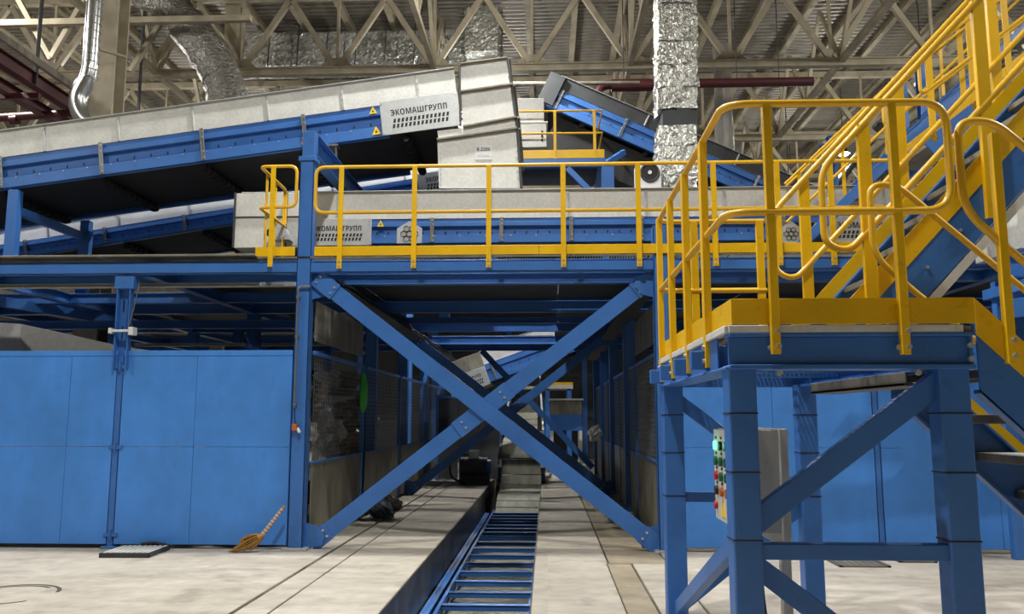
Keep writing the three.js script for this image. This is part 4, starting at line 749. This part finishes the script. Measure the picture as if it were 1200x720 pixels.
{
  const hs = ['near the floor', 'at knee height', 'just above the kick plate', 'at chest height', 'near the top of the heap', 'topmost of its row'];
  const cs = ['nearest the blue column', 'second from blue column', 'third from blue column', 'fourth from blue column', 'fifth from blue column', 'next to the cage post'];
  const pal = [[2, 1, 6, 2, 4, 1], [6, 4, 1, 2, 6, 1], [9, 8, 0, 3, 6, 7], [7, 6, 3, 0, 1, 3], [6, 0, 7, 1, 0, 6], [2, 6, 1, 4, 2, 1]];
  for (let j = 0; j < 6; j++) for (let i = 0; i < 6; i++) { if (j === 5 && i > 3) continue; const c = pal[j][i]; bag(-3.5 + rr(-0.05, 0.05) - (j > 3 ? 0.1 : 0), 0.3 + j * 0.33 + rr(-0.06, 0.06), -10.95 - i * 0.46 + rr(-0.08, 0.08), rr(0.27, 0.33), c, `${bagWord[c]} waste bag ${hs[j]}, ${cs[i]}, left mesh`, 'waste bags in the first left cage'); }
  for (let j = 0; j < 4; j++) for (let i = 0; i < 5; i++) { const c = [5, 4, 1, 6, 5][(i + j * 2) % 5]; bag(-3.62 + rr(-0.06, 0.06), 0.35 + j * 0.42 + rr(-0.06, 0.06), -14.1 - i * 0.6, rr(0.27, 0.33), c, `${bagWord[c]} bag ${hs[j]}, ${cs[i].replace(' from blue column', '').replace('nearest the blue column', 'first')} in second left cage`, 'waste bags in the second left cage'); }
  bag(-2.72, 0.16, -13.7, 0.24, 7, 'slate grey plastic bag on the floor beside the left cage post', 'bags on the passage floor', 0.6); bag(-2.75, 0.1, -14.9, 0.22, 6, 'grey plastic bag on the floor farther along the left cage', 'bags on the passage floor', 0.45);
  bag(1.1, 1.25, -19.6, 0.16, 8, 'white plastic bag hanging on the right cage', 'bags on the passage floor', 1.6);
  const gb = single('green_bag', 'bright green plastic bag hanging on the left mesh cage', 'plastic bag', (() => { const g = new THREE.SphereGeometry(1, 20, 16); const p = g.attributes.position; for (let i = 0; i < p.count; i++) { const y = p.getY(i), k = (1.15 - y) * 0.5 + 0.12 * Math.sin(8 * Math.atan2(p.getZ(i), p.getX(i))); p.setXYZ(i, -2.9 + p.getX(i) * 0.06, 2.0 + y * 0.32, -13.2 + p.getZ(i) * 0.17 * k * 1.3); } g.computeVertexNormals(); return boxUV(g); })(), S(0x45b84e, { roughness: 0.4 }));
}
{ // cable bundle along passage top
  for (const [x, y, lab] of [[-2.8, 3.32, 'dark cable bundle along the left top of the passage'], [1.2, 3.3, 'dark cable bundle along the right top of the passage']]) {
    const o = thing('cable_bundle', lab, 'cables', 'cable bundles'); for (let k = 0; k < 5; k++) { const pts = []; for (let z = -10.8; z > -24; z -= 0.6) pts.push(V(x + k * 0.035 + rr(-0.02, 0.02), y + rr(-0.04, 0.05) + (k % 2) * 0.05, z)); mesh('cable', tube(pts, 0.022, 6), k === 2 ? M.tread : M.black, o); }
    mesh('tray', bx(x - 0.06, x + 0.22, y - 0.07, y - 0.06, -24, -10.7), M.greyDark, o);
  }
}
{ // trench conveyor
  const o = thing('trench_conveyor', 'blue slatted conveyor frame lying in the floor trench', 'conveyor');
  const yb = (z) => -0.40;
  mesh('trench_liner', [bx(-1.395, -1.38, -0.86, 0.004, -19.0, -5.0), bx(-0.155, -0.142, -0.86, 0.004, -19.0, -5.0)], S(0x84837b, { map: tDirty, roughness: 0.35, metalness: 0.35 }), o);
  for (const x of [-1.36, -0.22]) mesh('side_channel', [bx(x, x + 0.05, -0.76, -0.45, -18.6, -5.2), bx(x, x + 0.1, -0.47, -0.455, -18.6, -5.2), bx(x, x + 0.12, -0.76, -0.745, -18.6, -5.2)], M.blue, o);
  mesh('angle_rail', [bx(-1.18, -1.165, -0.52, -0.39, -18.6, -5.2), bx(-1.18, -1.14, -0.395, -0.385, -18.6, -5.2)], M.blue, o);
  let k = 0; for (let z = -5.4; z > -18.4; z -= (z < -14 ? 0.5 : 0.66)) mesh('cross_bar', [bx(-1.15, -0.16, -0.42, -0.40, z - 0.05, z + 0.05, 0.003), bx(-1.15, -0.16, -0.46, -0.40, z + 0.04, z + 0.05, 0.003)], M.blue, o);
  for (let i = 0; i < 9; i++) mesh('return_plate', bx(-1.2, -0.16, -0.62, -0.6, -6.68 - i * 1.5, -5.2 - i * 1.5), M.apron, o);
}
{ // apron conveyor rising at the end of the trench
  const o = thing('apron_conveyor', 'dark steel apron conveyor rising out of the trench end', 'conveyor');
  const P = [[-18.2, -0.45], [-18.8, -0.22], [-19.2, -0.12], [-19.9, -0.05], [-20.25, 0.02], [-20.4, 0.24], [-20.5, 0.62], [-20.95, 0.92], [-21.6, 1.05], [-23.5, 1.22], [-24.2, 1.55], [-25.6, 2.05], [-27, 2.6]];
  for (let i = 0; i < P.length - 1; i++) {
    const a = V(-0.63, P[i][1], P[i][0]), b = V(-0.63, P[i + 1][1], P[i + 1][0]); const n = Math.max(1, Math.round(a.distanceTo(b) / 0.42));
    for (let k = 0; k < n; k++) { const p = a.clone().lerp(b, (k + 0.03) / n), q = a.clone().lerp(b, (k + 0.97) / n); const s = mesh('apron_plate', bar(p, q, i > 8 ? 0.72 : 0.98, 0.03, Y1, 0.012), M.apron, o); }
  }
  for (const x of [-1.16, -0.10]) { mesh('side_wall', bar(V(x, 0.5, -20.3), V(x, 1.25, -23.5), 0.04, 0.5), M.greyDark, o); mesh('side_rail', bar(V(x, 1.25, -21.5), V(x + (x < -0.6 ? 0.15 : -0.12), 2.9, -27), 0.05, 0.12), M.galvPlate, o); mesh('roller_bracket', bx(x - 0.07, x + 0.07, 0.42, 0.62, -20.42, -20.3), M.galvPlate, o); mesh('leg', bx(x - 0.05, x + 0.05, 0, 0.5, -21.0, -20.9), M.blue, o); mesh('leg', bx(x - 0.05, x + 0.05, 0, 2.2, -26.0, -25.9), M.blue, o); }
  const e = thing('added_dark_guard', 'added dark guard panels keeping the view behind the gear motor dark', 'guard'); for (let i = 0; i < 3; i++) mesh('panel', bx(-2.85 + i * 0.55, -2.32 + i * 0.55, 0.03, 2.1, -22.05, -22, 0.004), M.greyDark, e); mesh('frame', [bx(-2.87, -1.2, 2.1, 2.16, -22.06, -21.98), bx(-2.9, -2.84, 0, 2.16, -22.06, -21.98), bx(-1.24, -1.18, 0, 2.16, -22.06, -21.98)], M.blue, e);  // dark panels added to hide the bright floor behind the motor
  const m = thing('drive_motor', 'small dark gear motor left of the apron conveyor', 'motor');
  mesh('casing', cyl(V(-2.1, 0.42, -20.6), V(-1.45, 0.42, -20.6), 0.24, 20), M.greyDark, m); mesh('end_cap', cyl(V(-1.5, 0.42, -20.55), V(-1.36, 0.42, -20.55), 0.18, 16), M.blue, m); mesh('terminal_box', bx(-1.9, -1.65, 0.62, 0.82, -20.7, -20.45, 0.02), M.galvPlate, m); mesh('foot', bx(-2.1, -1.4, 0, 0.22, -20.8, -20.4), M.greyDark, m);
  mesh('cable', tube(fillet([V(-1.9, 0.72, -20.5), V(-2.3, 0.75, -20.4), V(-2.35, 0.2, -20.3), V(-1.9, 0.02, -20.2)], 0.2, 6), 0.025, 8), M.black, m);
}
{ // lit conveyor head beyond the passage
  const o = conv('inclined_conveyor', 'bright blue conveyor seen through the crossed braces at passage end', -2.6, 2.3, 0.36);
  conveyor(o, { u0: 1.0, u1: 6, zn: -24.6, zf: -26.2, fh: 0.55, bh: 1.0, bp: 1.4, sp: 1.7, boardMat: M.white });
  namePlate(o, -0.2, 1.0, -0.05, 0.5, -24.5); mesh('head_box', bx(-0.2, 1.0, -0.05, 0.95, -26.2, -24.53), M.galvDirty, o);
  const s = thing('rear_platform', 'small far platform with yellow edge beyond the apron conveyor', 'platform');
  mesh('deck', bx(-0.1, 0.9, 2.6, 2.72, -31, -29), M.galv, s); mesh('toe_board', bx(-0.1, 0.9, 2.72, 2.82, -29.02, -29), M.yellow, s); mesh('column', bx(-0.05, 0.1, 0, 2.6, -29.3, -29.1), M.blue, s); mesh('column', bx(0.7, 0.85, 0, 2.6, -29.3, -29.1), M.blue, s); mesh('column', bx(0.7, 0.85, 0, 2.6, -31, -30.8), M.blue, s);
  const b = thing('feed_bin', 'grey sheet bin at passage end right of the apron conveyor', 'bin');
  mesh('shell', bx(0.1, 1.1, 1.7, 2.15, -27.6, -26.6), M.galvDirty, b); mesh('rim', bx(0.05, 1.15, 2.15, 2.2, -27.65, -26.55), M.galv, b); mesh('base', bx(0.1, 1.1, 1.2, 1.7, -27.6, -26.6), M.blue, b); mesh('leg', [bx(0.1, 0.2, 0, 1.2, -26.7, -26.6), bx(1.0, 1.1, 0, 1.2, -26.7, -26.6), bx(0.1, 0.2, 0, 1.2, -27.6, -27.5), bx(1.0, 1.1, 0, 1.2, -27.6, -27.5)], M.galv, b);
}
{ // dark cabin added to block the bright floor and wall beyond the passage
  const o = thing('added_dark_cabin', 'added dark cabin with overhanging roof, keeping the far end of the passage dark', 'cabin'), m = M.greyDark;
  for (let i = 0; i < 9; i++) mesh('panel', bx(-13.5 + i * 3, -10.52 + i * 3, 0, 5.6, -34, -33.5, 0.01), m, o);
  for (let i = 0; i < 10; i++) mesh('post', bx(-13.6 + i * 3, -13.4 + i * 3, 0, 5.7, -33.5, -33.35), M.blue, o);
  mesh('roof', bx(-13.7, 13.7, 5.6, 5.75, -38, -27), m, o); for (const x of [-13.5, -4.5, 4.5, 13.5]) mesh('shade_roof_post', bx(x - 0.1, x + 0.1, 0, 5.6, -27.3, -27.1), M.blue, o); for (const y of [1.6, 3.2]) mesh('band', bx(-13.5, 13.5, y, y + 0.16, -33.5, -33.4), M.greyDark, o);  // roof overhang added to shade the cabin front from the lamps
}
{ // hopper behind the left gate
  const o = thing('waste_hopper', 'grimy grey sheet hopper seen above the far left gate', 'hopper');
  const pan = (pts) => mesh('hopper_panel', (() => { const n = V().crossVectors(pts[1].clone().sub(pts[0]), pts[2].clone().sub(pts[0])).normalize().multiplyScalar(-0.02); const b = pts.map((p) => p.clone().add(n)); const F = [pts, b.slice().reverse()]; for (let i = 0; i < pts.length; i++) { const j = (i + 1) % pts.length; F.push([pts[i], b[i], b[j], pts[j]]); } return flat(F); })(), M.galv, o);
  pan([V(-11, 1.4, -12.6), V(-8.2, 1.4, -12.6), V(-7.9, 3.0, -12.2), V(-11, 3.2, -12.2)]); pan([V(-8.2, 1.4, -12.6), V(-7.2, 1.4, -13.6), V(-6.9, 2.75, -13.4), V(-7.9, 3.0, -12.2)]); pan([V(-7.2, 1.4, -13.6), V(-6.3, 1.4, -13.7), V(-6.1, 2.65, -13.6), V(-6.9, 2.75, -13.4)]);
  mesh('frame', [bx(-11, -10.9, 0, 1.5, -12.8, -12.7), bx(-7.4, -7.3, 0, 1.5, -13.9, -13.8), bx(-6.4, -6.3, 0, 1.5, -13.9, -13.8)], M.blue, o);
  const p = thing('waste_bin', 'waste heap of pale scraps seen above the left gate', 'waste heap');
  mesh('tray', bx(-5.6, -3.4, 2.0, 2.1, -15.4, -14.7), M.greyDark, p); mesh('tray_stand', [bx(-5.6, -5.5, 0, 2, -15.4, -15.3), bx(-3.5, -3.4, 0, 2, -15.4, -15.3)], M.greyDark, p);
  for (let i = 0; i < 9; i++) { const g = lump[i % 6].clone(); g.scale(0.2, 0.15, 0.22); g.rotateY(i); g.translate(-5.4 + i * 0.23, 2.22 + 0.1 * hash(i, 3, 3), -15.0); mesh('scrap', g, bagMats[[4, 8, 1, 3, 4, 2, 8, 3, 1][i]], p); }
}

// ---------------------------------------------------------------- small things on the floor
{
  const o = thing('broom', 'natural straw broom leaning against the blue column', 'broom');
  const a = V(-3.76, 0.015, -10.15), b = V(-3.43, 0.2, -10.2), c = V(-3.19, 0.54, -10.27);
  const ax = b.clone().sub(a).normalize();
  const br = []; for (let i = 0; i < 90; i++) { const t = rr(-1, 1), s = rr(-1, 1), e = a.clone().add(V(0.05 * t * 1.2 + rr(0, 0.1), Math.max(0, 0.09 * (t * 0.5 + 0.4)), 0.03 * s)), m = b.clone().lerp(a, 0.5).add(V(-0.06 * t, 0.07 * t, 0.03 * s)); if (e.y < 0.008) e.y = 0.008; if (m.y < 0.02) m.y = 0.02; br.push(tube([b.clone().add(V(-0.015 * t, 0.02 * t, 0.01 * s)), b.clone().lerp(a, 0.25).add(V(-0.05 * t, 0.055 * t, 0.025 * s)), m, e], 0.006, 4)); }
  mesh('bristles', br, M.straw, o); mesh('handle', tube([b.clone().addScaledVector(ax, -0.05), b, c], 0.02, 10, [0.04, 0.026, 0.018]), M.wood, o);
  mesh('binding', Array.from({ length: 9 }, (_, i) => { const p = b.clone().lerp(c, 0.05 + i * 0.1); return cyl(p, p.clone().addScaledVector(c.clone().sub(b).normalize(), 0.015), 0.026 - i * 0.0006, 8); }), M.cabinet, o);
}
{
  const o = thing('floor_grate', 'square ribbed metal grate lying on floor before the left gate', 'grate');
  o.userData.label = 'square ribbed metal grate lying on the floor before the left gate';
  const g = []; for (let i = 0; i < 9; i++) mesh('slat', bx(-0.25 + i * 0.062, -0.218 + i * 0.062, 0.045, 0.06, -0.27, 0.27, 0.003), M.cabinet, o);
  mesh('frame', [bx(-0.28, 0.3, 0, 0.055, 0.27, 0.3), bx(-0.28, 0.3, 0, 0.055, -0.3, -0.27), bx(-0.28, -0.255, 0, 0.055, -0.3, 0.3), bx(0.28, 0.3, 0, 0.055, -0.3, 0.3)], M.greyDark, o); mesh('base_sheet', bx(-0.26, 0.28, 0.002, 0.03, -0.28, 0.28), S(0x5c4036, { map: tDirty, roughness: 0.8 }), o);
  mesh('cable', tube([V(-0.05, 0.07, -0.28), V(0.1, 0.08, -0.3), V(0.25, 0.06, -0.29)], 0.02, 6), M.black, o);
  o.position.set(-4.9, 0, -10.03); o.rotation.y = 0.04; rebase.splice(rebase.indexOf(o), 1);
}
for (const [x, z, w, d, lab] of [[3.42, -9.66, 0.55, 0.42, 'rusty metal pit cover on floor behind the landing legs'], [4.12, -9.92, 0.42, 0.3, 'smaller metal pit cover on floor right of the other cover']]) {
  const o = thing('pit_cover', lab, 'pit cover', 'pit covers'); mesh('rim', [bx(x - w / 2, x + w / 2, 0, 0.022, z - d / 2, z - d / 2 + 0.04), bx(x - w / 2, x + w / 2, 0, 0.022, z + d / 2 - 0.04, z + d / 2), bx(x - w / 2, x - w / 2 + 0.04, 0, 0.022, z - d / 2, z + d / 2), bx(x + w / 2 - 0.04, x + w / 2, 0, 0.022, z - d / 2, z + d / 2)], M.tread, o);
  for (let i = 0; i < 6; i++) { const q = x - w / 2 + 0.05 + i * (w - 0.1) / 6; mesh('slat', bx(q, q + (w - 0.1) / 6 - 0.02, 0, 0.018, z - d / 2 + 0.04, z + d / 2 - 0.04), M.galvDirty, o); }
}

// ---------------------------------------------------------------- put each group's origin at its base
for (const o of rebase) {
  const b = new THREE.Box3().setFromObject(o), c = b.getCenter(V()), base = V(c.x, b.min.y, c.z);
  if (o.isMesh) o.geometry.translate(-base.x, -base.y, -base.z); else for (const k of o.children) k.position.sub(base);
  o.position.add(base);
}
renderer.render(scene, camera);
